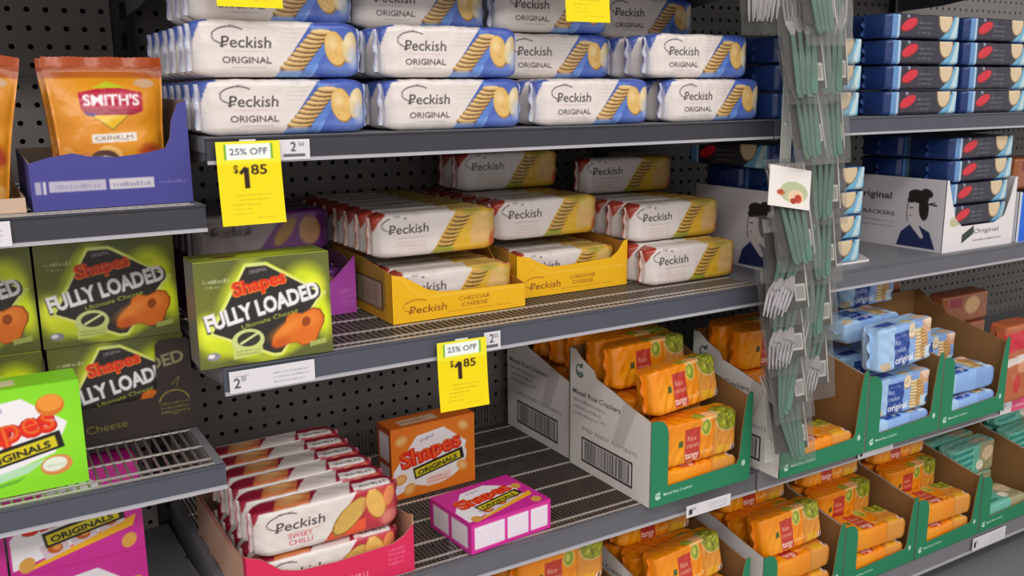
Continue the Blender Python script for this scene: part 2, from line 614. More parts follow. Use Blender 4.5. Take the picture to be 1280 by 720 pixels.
def art_peck(kind):
    W, H = 215.0, 68.0
    cf = Canvas(W, H, 'dfd6d2', .45)
    ct = Canvas(W, 40, 'e4dcd7', .8)
    white, dark = 'dfd6d2', '3a3034'
    if kind == 'original':
        bot, topx, right, low = .455, .70, '4a63b4', '86a9e2'
        cf.poly([(W * bot, 0), (W * topx, H), (W, H), (W, 0)], right)
        cf.poly([(W * bot, 0), (W * .50, 11), (W * .72, 16), (W * .68, 0)], low)
        cf.poly([(W * .66, 0), (W * .78, H * .5), (W * .74, H), (W * .70, H), (W * .62, 9), (W * .6, 0)], '5f86cf', .8)
        cf.ell(W * .9, 8, 30, 10, '6d86cc', .8, 0, .5)
        cf.rect(W * .70, H * .88, W, H, '3f4fa8', .7)
        for i in range(9):
            y = 11 + i * 5.3
            x = W * (.478 + .0235 * i)
            cf.ell(x + 17, y, 17 - .3 * i, 4.3, '6d4a24')
            cf.ell(x + 17, y + 1.0, 16.4 - .3 * i, 3.2, 'cfa566')
            cf.ell(x + 17, y + 1.7, 13, 1.7, 'e6cb98', .8)
        cracker(cf, W * .832, H * .50, 14.5, 22, 'deb469', .25, seed=1)
        cracker(cf, W * .932, H * .54, 11.5, 20, 'dbc493', -.25, dark='b0965c', seed=2)
        for k in range(5):
            cf.line([(W * (.47 + .012 * k), H * (.62 + .07 * k)), (W * (.60 + .01 * k), H * (.60 + .08 * k))], .8, 'b9aeac', .6)
        cf.ell(W * .955, H * .36, 10, 13, 'c9cfe0', .8, 0, .4)
        cf.text('ORIGINAL', W * .29, H * .235, 7.4, dark, w=W * .285, bold=.008)
        cf.rect(W * .20, H * .155, W * .40, H * .17, 'b3a4a2', .7)
        cf.rect(W * .16, H * .43, W * .40, H * .445, 'c99f98', .6)
        peckish_logo(cf, W * .145, H * .50, W * .29, 13.0)
        cf.poly([(0, H), (W * .05, H), (W * .02, H * .80), (0, H * .6)], '4a5fae')
        cf.rect(0, 0, W * .02, H * .45, 'd0ccce', .8)
        ct.poly([(W * .70, 0), (W * .74, 40), (W, 40), (W, 0)], '4d66b8')
        ct.rect(0, 0, W * .085, 40, '4a5fae')
        ct.rect(W * .2, 16, W * .5, 24, 'cfc5c2', .7)
        seals = (('d5d3d8', '8f9cc8'), ('4a62b0', 'c2cbe6'))
    elif kind == 'cheddar':
        bot, topx = .43, .66
        cf.poly([(W * bot, 0), (W * topx, H), (W, H), (W, 0)], 'd8a93a')
        cf.poly([(W * bot, 0), (W * .49, 14), (W * .62, 10), (W * .62, 0)], 'a2a236')
        for i in range(8):
            y = 14 + i * 6
            x = W * (.50 + .021 * i)
            cf.ell(x + 12, y, 15, 3.6, '4b3a1c')
            cf.ell(x + 12, y + 1.2, 14.5, 2.7, 'd2a552')
        cf.ell(W * .74, H * .3, 20, 18, 'e0b32c', .9, 0, .3)
        cf.poly([(W * .76, 10), (W * .95, 14), (W * .97, H * .85), (W * .80, H * .9)], 'd9b66a')
        cf.ell(W * .86, H * .42, 22, 17, 'dfb272', .9, 0, .3)
        cf.ell(W * .97, H * .2, 9, 12, 'c9512e', .9, 0, .3)
        cf.ell(W * .78, H * .95, 18, 8, '8f8f34', .7, 0, .4)
        for k in range(4):
            cf.scribble(W * .17, W * .40, H * .31 - k * 5.4, 3.2, 'd9a98a', .6, seed=k)
        cf.rect(W * .17, H * .42, W * .40, H * .435, 'b3a4a2', .7)
        peckish_logo(cf, W * .11, H * .53, W * .31, 13.5)
        cf.poly([(0, H), (W * .10, H), (W * .035, H * .80), (0, H * .6)], 'a83a2a')
        ct.rect(0, 0, W * .09, 40, 'a83a2a')
        ct.poly([(W * .60, 0), (W * .66, 40), (W, 40), (W, 0)], 'd4b25e')
        ct.rect(W * .92, 0, W, 40, 'b8472f', .8)
        ct.rect(W * .15, 14, W * .5, 24, 'd6ccc6', .7)
        seals = (('d9c9c0', 'b84a35'), ('cf9a38', 'c4512f'))
    elif kind == 'chilli':
        bot, topx = .43, .71
        cf.poly([(W * bot, 0), (W * topx, H), (W, H), (W, 0)], 'b32c40')
        cf.poly([(W * bot, 0), (W * .53, 19), (W * .75, 24), (W * .74, 0)], 'e2552f')
        cf.ell(W * .635, H * .47, 15, 34, '8f6a22', 1, -.9)
        cf.ell(W * .64, H * .48, 13.6, 32, 'd6ad58', 1, -.9)
        for i in range(5):
            cf.arc(W * .64 + i * 3 - 6, H * .48 - i * 3 + 6, 2.5, 30, 100, 260, .8, 'a37c34', .7, -.9)
        cf.ell(W * .86, H * .58, 23, 24, 'cc4a3f', .9, 0, .3)
        cf.ell(W * .83, H * .60, 15, 24, 'a8662a', 1, .35)
        cf.ell(W * .825, H * .61, 13.5, 22.5, 'e5b25c', 1, .35)
        cf.ell(W * .93, H * .72, 10, 15, 'e58a55', 1, -.3)
        cf.ell(W * .93, H * .22, 15, 12, 'd98a7a', .8, 0, .3)
        cf.text('SWEET', W * .29, H * .31, 6.6, 'bf3a4c', w=W * .16, bold=.006)
        cf.text('CHILLI', W * .29, H * .175, 6.6, 'bf3a4c', w=W * .16, bold=.006)
        cf.rect(W * .2, H * .42, W * .42, H * .435, 'd99a9a', .7)
        peckish_logo(cf, W * .13, H * .50, W * .33, 13.5)
        cf.poly([(0, H), (W * .04, H), (0, H * .7)], '9c1d33')
        ct.rect(0, 0, W, 40, '8e1a30')
        ct.poly([(W * .12, 0), (W * .2, 40), (W * .44, 40), (W * .36, 0)], 'cc7a45', .9)
        ct.ell(W * .27, 22, 20, 12, 'dba56a', .9, .3, .3)
        ct.poly([(W * .36, 0), (W * .5, 40), (W * .72, 40), (W * .64, 0)], 'cfc4c0')
        ct.poly([(W * .68, 4), (W * .70, 24), (W * .97, 22), (W * .95, 2)], 'e6dddb')
        ct.scribble(W * .73, W * .93, 9, 8, '5a5055', .8, seed=4)
        ct.rect(0, 0, W, 3.0, 'dccfcb')
        seals = (('d9cfd0', 'b02a44'), ('a92340', '8c1c34'))
    else:   # purple flavour, its white greyed in the print as shade at the back
        cf = Canvas(W, H, '978b8c', 1)
        cf.poly([(W * .43, 0), (W * .68, H), (W, H), (W, 0)], '6a2f72')
        cf.ell(W * .85, H * .5, 18, 22, 'b98a5a', 1)
        cf.ell(W * .66, H * .5, 10, 26, 'a9803f', 1, -.7)
        peckish_logo(cf, W * .12, H * .5, W * .31, 13)
        ct.poly([(W * .55, 0), (W * .62, 40), (W, 40), (W, 0)], '5e2668')
        ct.rect(0, 0, W * .5, 40, '8f8586')
        seals = (('b9aeb0', '7a3f82'), ('6a2f72', '57245f'))
    return cf, ct, seals


def kettle_round(cv, x, y, r, seed=0):
    cv.ell(x, y, r, r * .92, 'a86a2a')
    cv.ell(x, y, r * .9, r * .82, 'dd9a4a')


def art_loaded():
    W, H = 165.0, 130.0
    c = Canvas(W, H, '5e6330', .5)
    c.ell(W * .05, H * .5, 30, 60, '757a2c', .8, 0, .7)
    c.ell(W * .95, H * .6, 26, 50, '70762e', .8, 0, .7)
    c.ell(W * .30, H * .74, 12, 36, 'd9e92a', .9, -.55, .6)
    c.ell(W * .80, H * .74, 22, 20, 'd3e31f', .95, 0, .45)
    c.ell(W * .87, H * .64, 15, 18, 'eef23a', .95, 0, .4)
    c.ell(W * .15, H * .27, 22, 22, 'dcea1f', .95, 0, .4)
    c.ell(W * .07, H * .36, 13, 18, 'e9f03a', .9, 0, .5)
    c.ell(W * .92, H * .40, 12, 30, 'dfee22', .95, .2, .4)
    c.ell(W * .30, H * .12, 34, 9, 'c9d82a', .9, -.35, .5)
    c.ell(W * .62, H * .08, 26, 7, 'c9d82a', .8, .3, .5)
    dia = [(W * .37, H * .93), (W * .52, H * .93), (W * .93, H * .60), (W * .60, H * .06), (W * .54, H * .06), (W * .10, H * .33)]
    dcx, dcy = W * .5, H * .5
    c.poly([(dcx + (x - dcx) * 1.09, dcy + (y - dcy) * 1.06) for x, y in dia], 'e4ee9a', .85)
    for q in ((0, 5), (1, 2), (4, 5), (2, 3)):
        c.line([dia[q[0]], dia[q[1]]], 7, 'd3de2e', .75)
        c.line([dia[q[0]], dia[q[1]]], 3.4, 'eef0a0', .8)
    c.poly([(dcx + (x - dcx) * .985, dcy + (y - dcy) * .985) for x, y in dia], '2e2a28')
    c.scribble(W * .06, W * .25, H * .80, 5, 'd9dcc0', .75, seed=3)
    c.scribble(W * .08, W * .18, H * .755, 3, 'd9dcc0', .55, seed=5)
    c.text('ORIGINAL', W * .46, H * .865, 4.2, 'cdb8d0', w=22, rot=.14)
    # title in red-orange
    c.text('Shapes', W * .47, H * .70, 18.5, 'f07a2a', w=68, bold=.07, rot=.18)
    c.text('Shapes', W * .47, H * .705, 17.2, 'dd2f16', w=64, bold=.025, rot=.18)
    pass
    c.text('FULLY LOADED', W * .500, H * .455, 22.5, '3a3538', w=W * .89, bold=.07, rot=.205)
    c.text('FULLY LOADED', W * .495, H * .465, 21, 'efecee', w=W * .87, bold=.045, rot=.205)
    # seal
    c.ell(W * .355, H * .22, 20, 15, 'cdd68a')
    c.ell(W * .36, H * .235, 14, 9, '37352a')
    c.line([(W * .30, H * .20), (W * .44, H * .29)], 3.0, 'd9e09a')
    c.rect(W * .24, H * .07, W * .46, H * .16, 'ccd67a', .95, .1)
    for k in range(2):
        c.scribble(W * .26, W * .44, H * (.09 + .03 * k), 2.2, '6d7434', .7, seed=k)
    # cheesy biscuit
    bp_ = [(500, 600), (505, 565), (525, 535), (590, 480), (600, 445), (640, 425), (700, 438), (760, 412), (805, 425), (828, 470), (822, 510), (800, 545), (775, 600), (735, 618), (690, 625), (650, 600), (615, 600), (570, 612), (525, 618)]
    bq = [((x - 70) / 810 * W, (1 - (y - 80) / 610) * H) for x, y in bp_]
    mx_, my_ = sum(p[0] for p in bq) / len(bq), sum(p[1] for p in bq) / len(bq)
    c.poly([(mx_ + (x - mx_) * 1.05, my_ + (y - my_) * 1.06) for x, y in bq], '8a3a12')
    c.poly(bq, 'e0701f')
    c.ell(W * .66, H * .30, 22, 7, 'f09038', .8, .45, .6)
    c.ell(W * .84, H * .36, 9, 9, 'f09038', .7, 0, .6)
    c.ell(W * .60, H * .16, 10, 6, 'c9541a', .8, .3, .6)
    c.ell(W * .80, H * .335, 5.5, 6.5, '9c4414', 1, -.4)
    c.text('Ultimate Cheese', W * .53, H * .388, 5.4, 'c5d84a', w=W * .43, rot=.19)
    c.ell(W * .10, H * .11, 8, 5, '8e8a96', 1)
    c.ell(W * .085, H * .115, 4, 2.6, 'e6e4ea', 1)
    c.rect(W * .82, H * .09, W * .95, H * .14, 'b9c46a', .8, .12)
    t = Canvas(W, 55, '6b7032', 1)
    t.ell(W * .5, 20, 60, 16, 'cbdc2c', .9, 0, .6)
    t.ell(W * .25, 25, 16, 8, '6b3a2a', .9)
    t.rect(0, 0, W, 3, 'd5e05a', .8)
    l = Canvas(55, H, '6d6a66', 1)
    l.scribble(8, 46, 80, 5, '9a978e', .6, seed=2)
    r = Canvas(55, H, '4d4a2c', 1)
    return c, t, l, r


def art_shapes(base, hi, style):
    W, H = 162.0, 126.0
    c = Canvas(W, H, base, .5)
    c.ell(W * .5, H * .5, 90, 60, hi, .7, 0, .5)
    c.poly([(W * .02, H * .40), (W * .30, H * .85), (W * .62, H * .90), (W * .90, H * .62), (W * .80, H * .34), (W * .02, H * .06)], 'f1edf2')
    if style == 'lime':
        c.poly([(0, H * .03), (0, H * .12), (W * .75, H * .30), (W * .62, H * .19)], 'b9e0c6', .9)
        c.poly([(0, 0), (W * .55, H * .12), (W * .60, H * .16), (0, H * .035)], '4a9a3a', .6)
    if style == 'pink':
        c.poly([(W * .1, H * .02), (W * .2, H * .10), (W * .95, H * .40), (W * .92, H * .28)], 'f3b21f')
        for k in range(3):
            cx, cy = W * (.33 + .21 * k), H * (.22 + .085 * k)
            c.rect(cx - 16, cy - 10, cx + 16, cy + 11, 'd9c6cf', 1, .3)
            c.ell(cx, cy, 9, 7, 'c25a1e')
            c.ell(cx + 2, cy + 1, 5, 4, 'e89a4a')
    if style == 'orange':
        c.ell(W * .5, H * .45, 64, 44, 'f0e9ea', 1)
        for x, y in ((.12, .82), (.86, .86), (.84, .28), (.1, .28), (.2, .12)):
            c.ell(W * x, H * y, 12, 9, 'e8a24e', 1, x * 3)
            c.ell(W * x, H * y, 8, 5, 'f0c07a', .9, x * 3)
        c.rect(W * .40, H * .12, W * .70, H * .24, 'f1cfc6', .9, .18)
        c.scribble(W * .42, W * .68, H * .14, 4, 'd9583a', .6, seed=1)
        c.scribble(W * .42, W * .68, H * .19, 4, 'd9583a', .6, seed=2)
    c.text('Original', W * .42, H * .775, 5, '7a5aa0', w=26, rot=.2)
    c.text('Shapes', W * .475, H * .50, 33, 'b0160f', w=W * .74, bold=.075, rot=.17)
    c.text('Shapes', W * .475, H * .50, 31, 'e42a17', w=W * .725, bold=.05, rot=.17)
    c.text('Shapes', W * .475, H * .51, 29, 'f08a2a', w=W * .70, bold=-.012, rot=.17, al=.7)
    c.rect(W * .25, H * .31, W * .86, H * .475, '1e1a16', 1, .19)
    c.rect(W * .27, H * .33, W * .82, H * .44, 'd9c81f', 1, .19)
    c.text('ORIGINALS', W * .545, H * .345, 8.5, '1e1a16', w=W * .48, bold=.03, rot=.19)
    if style == 'lime':
        c.ell(W * .80, H * .80, 15, 13, 'd9741f')
        c.ell(W * .80, H * .82, 13, 10, 'ee9636')
        c.ell(W * .80, H * .22, 17, 12, 'd98a4a', 1, .1)
        c.ell(W * .79, H * .23, 13, 8.5, 'e6ecdc', 1, .1)
        c.scribble(W * .73, W * .86, H * .21, 3, '9ab08a', .8, seed=9)
    if style == 'pink':
        for x, y in ((.12, .1), (.9, .62), (.88, .12)):
            c.ell(W * x, H * y, 11, 9, 'dba04a', 1, 1)
    t = Canvas(W, 50, base, 1)
    t.rect(W * .15, 10, W * .6, 34, 'e8d6cc', .8, .06)
    t.scribble(W * .18, W * .5, 18, 9, 'a85a2a', .7, seed=6)
    return c, t


def art_side(base, seed, boxes=2, W=50.0, H=126.0):
    c = Canvas(W, H, base, 1)
    for k in range(boxes):
        y0 = 10 + k * (H - 12) / boxes
        c.rect(7, y0, W - 7, y0 + (H - 30) / boxes, 'e9e1e9')
        for q in range(4):
            c.scribble(10, W - 10, y0 + 6 + q * 7, 2.5, 'b59ab5', .5, seed=seed + q)
    return c


def leafy(c, x, y, r, seed):
    q = random.Random(seed)
    c.ell(x, y, r, r * .8, '93922a')
    for i in range(26):
        a, d = q.uniform(0, 6.28), q.uniform(0, .85)
        c.ell(x + r * d * cos(a), y + r * .8 * d * sin(a), r * q.uniform(.12, .3), r * .07, q.choice(['c5c83a', '7a8426', 'aab52e', 'd6d46a', '5d6a1e']), .9, q.uniform(0, 3))
    c.arc(x, y, r, r * .82, 180, 380, 1.3, 'e8dcb8')


def art_rice(kind):
    """store-brand rice crackers: tangy (orange), plain (blue), sea (teal)"""
    W, H = 180.0, 78.0
    base, block = {'tangy': ('f08c0e', 'c23c2e'), 'plain': ('8fb6ee', '23469c'), 'sea': ('6dbba6', '1f8f86')}[kind]
    c = Canvas(W, H, base, .6)
    t = Canvas(W, 50, base, 1)
    if kind == 'tangy':
        c.ell(W * .25, H * .3, 36, 30, 'f6a014', .9, 0, .5)
        c.rect(W * .66, 0, W, H, 'd99548', .75)
        c.rect(W * .64, 0, W * .66, H, 'c47a1e', .7)
        leafy(c, W * .85, H * .86, 30, 2)
        c.ell(W * .55, H * .75, 12, 15, 'd8d27a')
        c.ell(W * .55, H * .75, 10, 13, '8e9a2c')
        c.ell(W * .54, H * .77, 5, 7, 'c6c85a', .9)
        c.poly([(W * .27, 4), (W * .27, H * .80), (W * .47, H * .80), (W * .47, 4)], block)
        c.text('Rice', W * .36, H * .52, 9, 'f4c8b0', w=20)
        c.text('crackers', W * .37, H * .37, 8, 'f4c8b0', w=30)
        c.text('tangy', W * .365, H * .13, 12, 'ffe6d8', w=32, bold=.015)
        c.scribble(W * .49, W * .66, H * .16, 9, 'ffd9a8', .8, seed=4)
        c.rect(W * .19, H * .42, W * .25, H * .56, '4d5f2e')
        c.rect(W * .70, H * .04, W * .86, H * .24, 'eab02a', .9)
        c.ell(W * .92, H * .12, 8, 6, 'efe2d0')
        c.ell(W * .925, H * .13, 3.5, 4, '6a3a4a')
        c.rect(W * .48, H * .9, W * .7, H, 'f7d9b8', .6)
        leafy(t, W * .82, 14, 26, 3)
        t.ell(W * .5, 12, 13, 10, '9aa535')
        t.rect(W * .55, 4, W * .72, 20, 'f9d8bb', .7)
        t.rect(0, 26, W * .6, 50, 'e27d1a', .8)
    elif kind == 'plain':
        c.rect(0, 0, W * .25, H, 'a9cdf0', .9)
        c.rect(W * .62, 0, W, H, '7fa0dc', .7)
        c.ell(W * .55, H * .78, 14, 14, '9c7448'); c.ell(W * .55, H * .79, 12.5, 12.5, 'ead8bc')
        for k in range(3):
            c.ell(W * (.53 + .02 * k), H * (.76 + .05 * (k % 2)), 1.4, 1.4, '5a4030')
        for i in range(9):
            y = 8 + i * 6.2
            c.ell(W * .68, y, 13, 3.8, 'a0743a'); c.ell(W * .68, y + 1, 12.5, 3, 'ecd6a8')
            c.ell(W * .79, y + 2, 13, 3.8, '9a6c34'); c.ell(W * .79, y + 3, 12.5, 2.8, 'd8a868')
        c.ell(W * .88, H * .84, 22, 15, 'd9a888', 1, -.4); c.ell(W * .88, H * .88, 16, 9, 'efcdb4', 1, -.4)
        c.rect(W * .22, 2, W * .49, H * .82, block)
        c.text('Rice', W * .235, H * .55, 9, 'e6eefc', w=18, align='l')
        c.text('crackers', W * .235, H * .38, 9, 'e6eefc', w=36, align='l')
        c.text('original', W * .235, H * .13, 13, 'ffffff', w=60, align='l', bold=.015)
        c.scribble(W * .235, W * .44, H * .71, 3, 'b5c8ee', .7, seed=3)
        c.rect(W * .80, H * .04, W, H * .34, 'cfe2ee', .95)
        c.ell(W * .92, H * .2, 6, 8, '3a6a9c')
        c.ell(W * .08, H * .12, 12, 8, 'd9b98a', .8)
        t.rect(0, 0, W, 50, 'a6c8ee')
        t.rect(W * .12, 14, W * .4, 34, '2f56a8')
        t.ell(W * .55, 14, 14, 9, 'e0c796'); t.ell(W * .85, 20, 20, 12, 'e0bfa4')
    else:
        c.rect(W * .6, 0, W, H, 'c98a5a', .6)
        c.ell(W * .8, H * .6, 24, 18, 'dcc0a0', 1)
        c.ell(W * .62, H * .3, 14, 12, 'f0e6d2', 1)
        for k in range(4):
            c.rect(6, 12 + k * 16, W * .45, 20 + k * 16, block, .9, .05)
        t.rect(0, 0, W, 50, '8cc9b6')
        t.ell(W * .7, 20, 30, 15, 'd8c3a6', .9)
    return c, t


def art_navy():
    W, H = 205.0, 43.0
    c = Canvas(W, H, '2e2a3a', .6)
    c.rect(0, 0, W * .10, H, '22386f')
    c.rect(W * .05, 0, W * .15, H, '6a9cd0', .9)
    c.rect(W * .12, 0, W * .145, H, 'cfe2f6', .8)
    c.ell(W * .27, H * .55, 23, 10, '8f1020', 1, .35)
    c.ell(W * .27, H * .57, 21, 8.4, 'd6263a', 1, .35)
    c.rect(W * .24, H * .82, W * .27, H, 'b9b4c4', .8)
    for k in range(3):
        c.scribble(W * .38, W * (.62 - .03 * k), H * (.62 - .2 * k), 2.6, 'b4b0c0', .6, seed=k)
    c.poly([(W * .70, 0), (W * .80, H * .35), (W * .90, H), (W * .99, H), (W * .95, 0)], '6fb2d6')
    c.poly([(W * .84, 0), (W * .93, H), (W * .97, H), (W * .92, 0)], 'c9dde0', .9)
    c.rect(W * .965, 0, W, H, '2a4a8e', .8)
    c.ell(W * .765, H * .85, 20, 25, '8a6a44')
    c.ell(W * .765, H * .88, 18.6, 24, 'dcc4a0')
    t = Canvas(W, 110, '263a68', 1)
    t.rect(W * .3, 0, W * .7, 110, '2b2740')
    t.rect(W * .75, 0, W * .9, 110, '4d84bc', .8)
    return c, t


# ------------------------------------------------------------------ prototypes: a dict of meshes, copied as objects
class Proto:
    def __init__(s, name, mesh, parts, size):
        s.name, s.mesh, s.parts, s.size = name, mesh, parts, size     # parts: (name, mesh, offset, label)


def put(p, x, y, z, label, cat, group=None, rz=0.0, rx=0.0, ry=0.0, name=None, scale=None):
    """x = left edge, y = front face, z = base of the pack when unturned"""
    W, D, H = p.size
    o = obj(name or p.name, p.mesh, loc=(x + W / 2, y + D / 2, z), rot=(rx, ry, rz))
    tag(o, label, cat, group)
    if scale:
        o.scale = (scale, scale, scale)
    for (n, me, off, lb) in p.parts:
        obj(n, me, o, off, label=lb)
    return o


PK_L, PK_D, PK_H = 0.215, 0.043, 0.067


def make_peck(kind, seed, nx=168, nz=50):
    cf, ct, seals = art_peck(kind)
    body = PK_L - .012
    me = wrap_mesh('cracker_pack', body, PK_D - .003, PK_H, cf, ct, nx=nx, nz=nz, nt=12, seed=seed, rr=.0095, taper=.022, squeeze=.34, crinkle=.0013, k0=80, k1=420)
    sl = seal_mesh('end_seal', PK_H * .86, PK_D, .0065, seals[0], -1)
    sr = seal_mesh('end_seal', PK_H * .86, PK_D, .0065, seals[1], 1)
    return Proto('cracker_pack', me, [('end_seal', sl, (-body / 2 + .001, 0, PK_H * .07), None), ('end_seal', sr, (body / 2 - .001, 0, PK_H * .07), None)], (PK_L, PK_D, PK_H))


ORIGINALS = [make_peck('original', 3), make_peck('original', 11)]
CHEDDAR = make_peck('cheddar', 5, 150, 44)
CHILLI = make_peck('chilli', 9, 160, 48)
PURPLE = make_peck('purple', 13, 60, 16)


def make_rice(kind, seed):
    W, D, H = .185, .052, .078
    cf, ct = art_rice(kind)
    me = wrap_mesh('rice_cracker_pack', W - .014, D - .006, H, cf, ct, nx=130, nz=50, nt=20, seed=seed, rr=.0075, taper=.016, squeeze=.24, crinkle=.0020, bulge=.001, k0=110, k1=480)
    cc = {'tangy': ('e0821c', 'c96f18'), 'plain': ('9cc0ea', 'b9d3f0'), 'sea': ('6dbba6', '4a9a88')}[kind]
    sl = seal_mesh('end_seal', H * .86, D, .008, cc, -1)
    sr = seal_mesh('end_seal', H * .86, D, .008, cc, 1)
    b = (W - .014) / 2 - .001
    return Proto('rice_cracker_pack', me, [('end_seal', sl, (-b, 0, H * .07), None), ('end_seal', sr, (b, 0, H * .07), None)], (W, D, H))


TANGY, PLAIN, SEA = make_rice('tangy', 21), make_rice('plain', 22), make_rice('sea', 23)

_c, _t = art_navy()
NV_W, NV_D, NV_H = .225, .105, .0455
_me = wrap_mesh('navy_cracker_pack', NV_W - .012, NV_D - .004, NV_H - .001, _c, _t, nx=110, nz=26, nt=10, seed=31, rr=.006, taper=.012, squeeze=.12, crinkle=.0008)
_b = (NV_W - .012) / 2 - .001
NAVY = Proto('navy_cracker_pack', _me, [('end_seal', seal_mesh('end_seal', NV_H * .85, .1, .008, ('22386f', '2f5590'), -1), (-_b, 0, .003), None),
                                        ('end_seal', seal_mesh('end_seal', NV_H * .85, .1, .008, ('3a6aa8', '6fa6d0'), 1), (_b, 0, .003), None)], (NV_W, NV_D, NV_H))


_c, _t, _l, _r_ = art_loaded()
FL_W, FL_D, FL_H = .165, .056, .130
LOADED = Proto('snack_carton', carton_mesh('snack_carton', FL_W, FL_D, FL_H, _c, None, _l, _r_, '6b6a52', 1.0), [('lid', lid_mesh(FL_W, FL_D, FL_H, _t, '9aa63a'), (0, 0, 0), None)], (FL_W, FL_D, FL_H))
SH_W, SH_D, SH_H = .160, .052, .125


def make_shapes(style, base, hi, side):
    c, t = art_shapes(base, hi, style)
    l = art_side(side, 3, 2)
    r = art_side(side, 8, 3)
    b = Canvas(162, 50, side, 1)
    me = carton_mesh('snack_carton', SH_W, SH_D, SH_H, c, None, l, r, side, 1.0)
    return Proto('snack_carton', me, [('lid', lid_mesh(SH_W, SH_D, SH_H, t, base), (0, 0, 0), None)], (SH_W, SH_D, SH_H))


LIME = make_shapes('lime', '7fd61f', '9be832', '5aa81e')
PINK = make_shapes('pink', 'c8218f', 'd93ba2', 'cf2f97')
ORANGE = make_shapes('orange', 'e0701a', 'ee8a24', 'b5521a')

# ------------------------------------------------------------------ setting: floor, back wall, uprights
X0, X1 = 0.2475, 1.168            # bay boundaries
BAYW = X1 - X0
YB = 0.485                        # face of the perforated back panels

mb = MB()
mb.box(-2.5, -4.5, -.05, 5.5, 1.2, -.002)
fl = structure(obj('floor', mb.mesh('floor', M['joint'])))
tile_me = MB().box(.002, .002, -.002, .598, .598, .001).mesh('tile', M['floor'])
for i in range(7):
    for j in range(5):
        obj('tile', tile_me, fl, (-.6 + i * .6, -2.4 + j * .6, 0))

mb = MB()
mb.box(-1.5, YB + .03, 0, 4.2, YB + .06, 2.3)
wall = structure(obj('wall_back', mb.mesh('wall_back', M['black'])))
# perforated steel panels
PH, pitch, hr = .30, .0254, .0042
ncol = int((BAYW - .03) / pitch)
nrow = int((PH - .004) / pitch)
px, pz = (BAYW - .030) / ncol, (PH - .004) / nrow
mb = MB()
oct_ = [(hr * cos(radians(22.5 + 45 * k)), hr * sin(radians(22.5 + 45 * k))) for k in range(8)]
V, F = [], []
for r in range(nrow):
    for c in range(ncol):
        k = len(V)
        cx, cz = .015 + (c + .5) * px, .002 + (r + .5) * pz
        hx, hz = px / 2, pz / 2
        sq = [(hx, hz * .4), (hx * .4, hz), (-hx * .4, hz), (-hx, hz * .4), (-hx, -hz * .4), (-hx * .4, -hz), (hx * .4, -hz), (hx, -hz * .4)]
        cor = [(hx, hz), (-hx, hz), (-hx, -hz), (hx, -hz)]
        V += [(cx + x, 0, cz + z) for x, z in sq] + [(cx + x, 0, cz + z) for x, z in cor]
        V += [(cx + x, 0, cz + z) for x, z in oct_] + [(cx + x, .004, cz + z) for x, z in oct_]
        for q in range(8):
            F.append((k + q, k + (q + 1) % 8, k + 12 + (q + 1) % 8, k + 12 + q))
            F.append((k + 12 + q, k + 12 + (q + 1) % 8, k + 20 + (q + 1) % 8, k + 20 + q))
        F += [(k + 0, k + 8, k + 1), (k + 2, k + 9, k + 3), (k + 4, k + 10, k + 5), (k + 6, k + 11, k + 7)]
mb.add(V, F)
# folded edges of a panel
mb.box(.013, .0, .0, BAYW - .013, .012, .0022)
mb.box(.013, .0, PH - .0022, BAYW - .013, .012, PH)
pan_me = mb.mesh('panel', M['panel'])
for b in range(-1, 3):
    for k in range(7):
        obj('panel', pan_me, wall, (X0 + b * BAYW, YB, .028 + k * .3005))

mb = MB()
mb.box(-.014, -.018, 0, .014, .03, 2.25)
for k in range(40):
    mb.box(-.004, -.0185, .4 + k * .045, .004, -.0178, .425 + k * .045, mi=1)
post_me = mb.mesh('trim', [M['post'], M['black']])
for n, b in enumerate((0, 1, 2, 3, -1)):
    structure(obj('trim_%d' % (n + 1), post_me, loc=(X0 + b * BAYW, YB, 0)))

# ------------------------------------------------------------------ shelves
YR = YB - .022                    # rear edge of a shelf
lip_cache = {}


def bracket_me():
    if 'b' not in lip_cache:
        mb = MB()
        mb.prism([(.012, -.006), (YR, -.006), (YR, -.075), (YR - .12, -.07), (.012, -.026)], 'x', -.0015, .0015)
        lip_cache['b'] = mb.mesh('bracket', M['bracket'])
    return lip_cache['b']


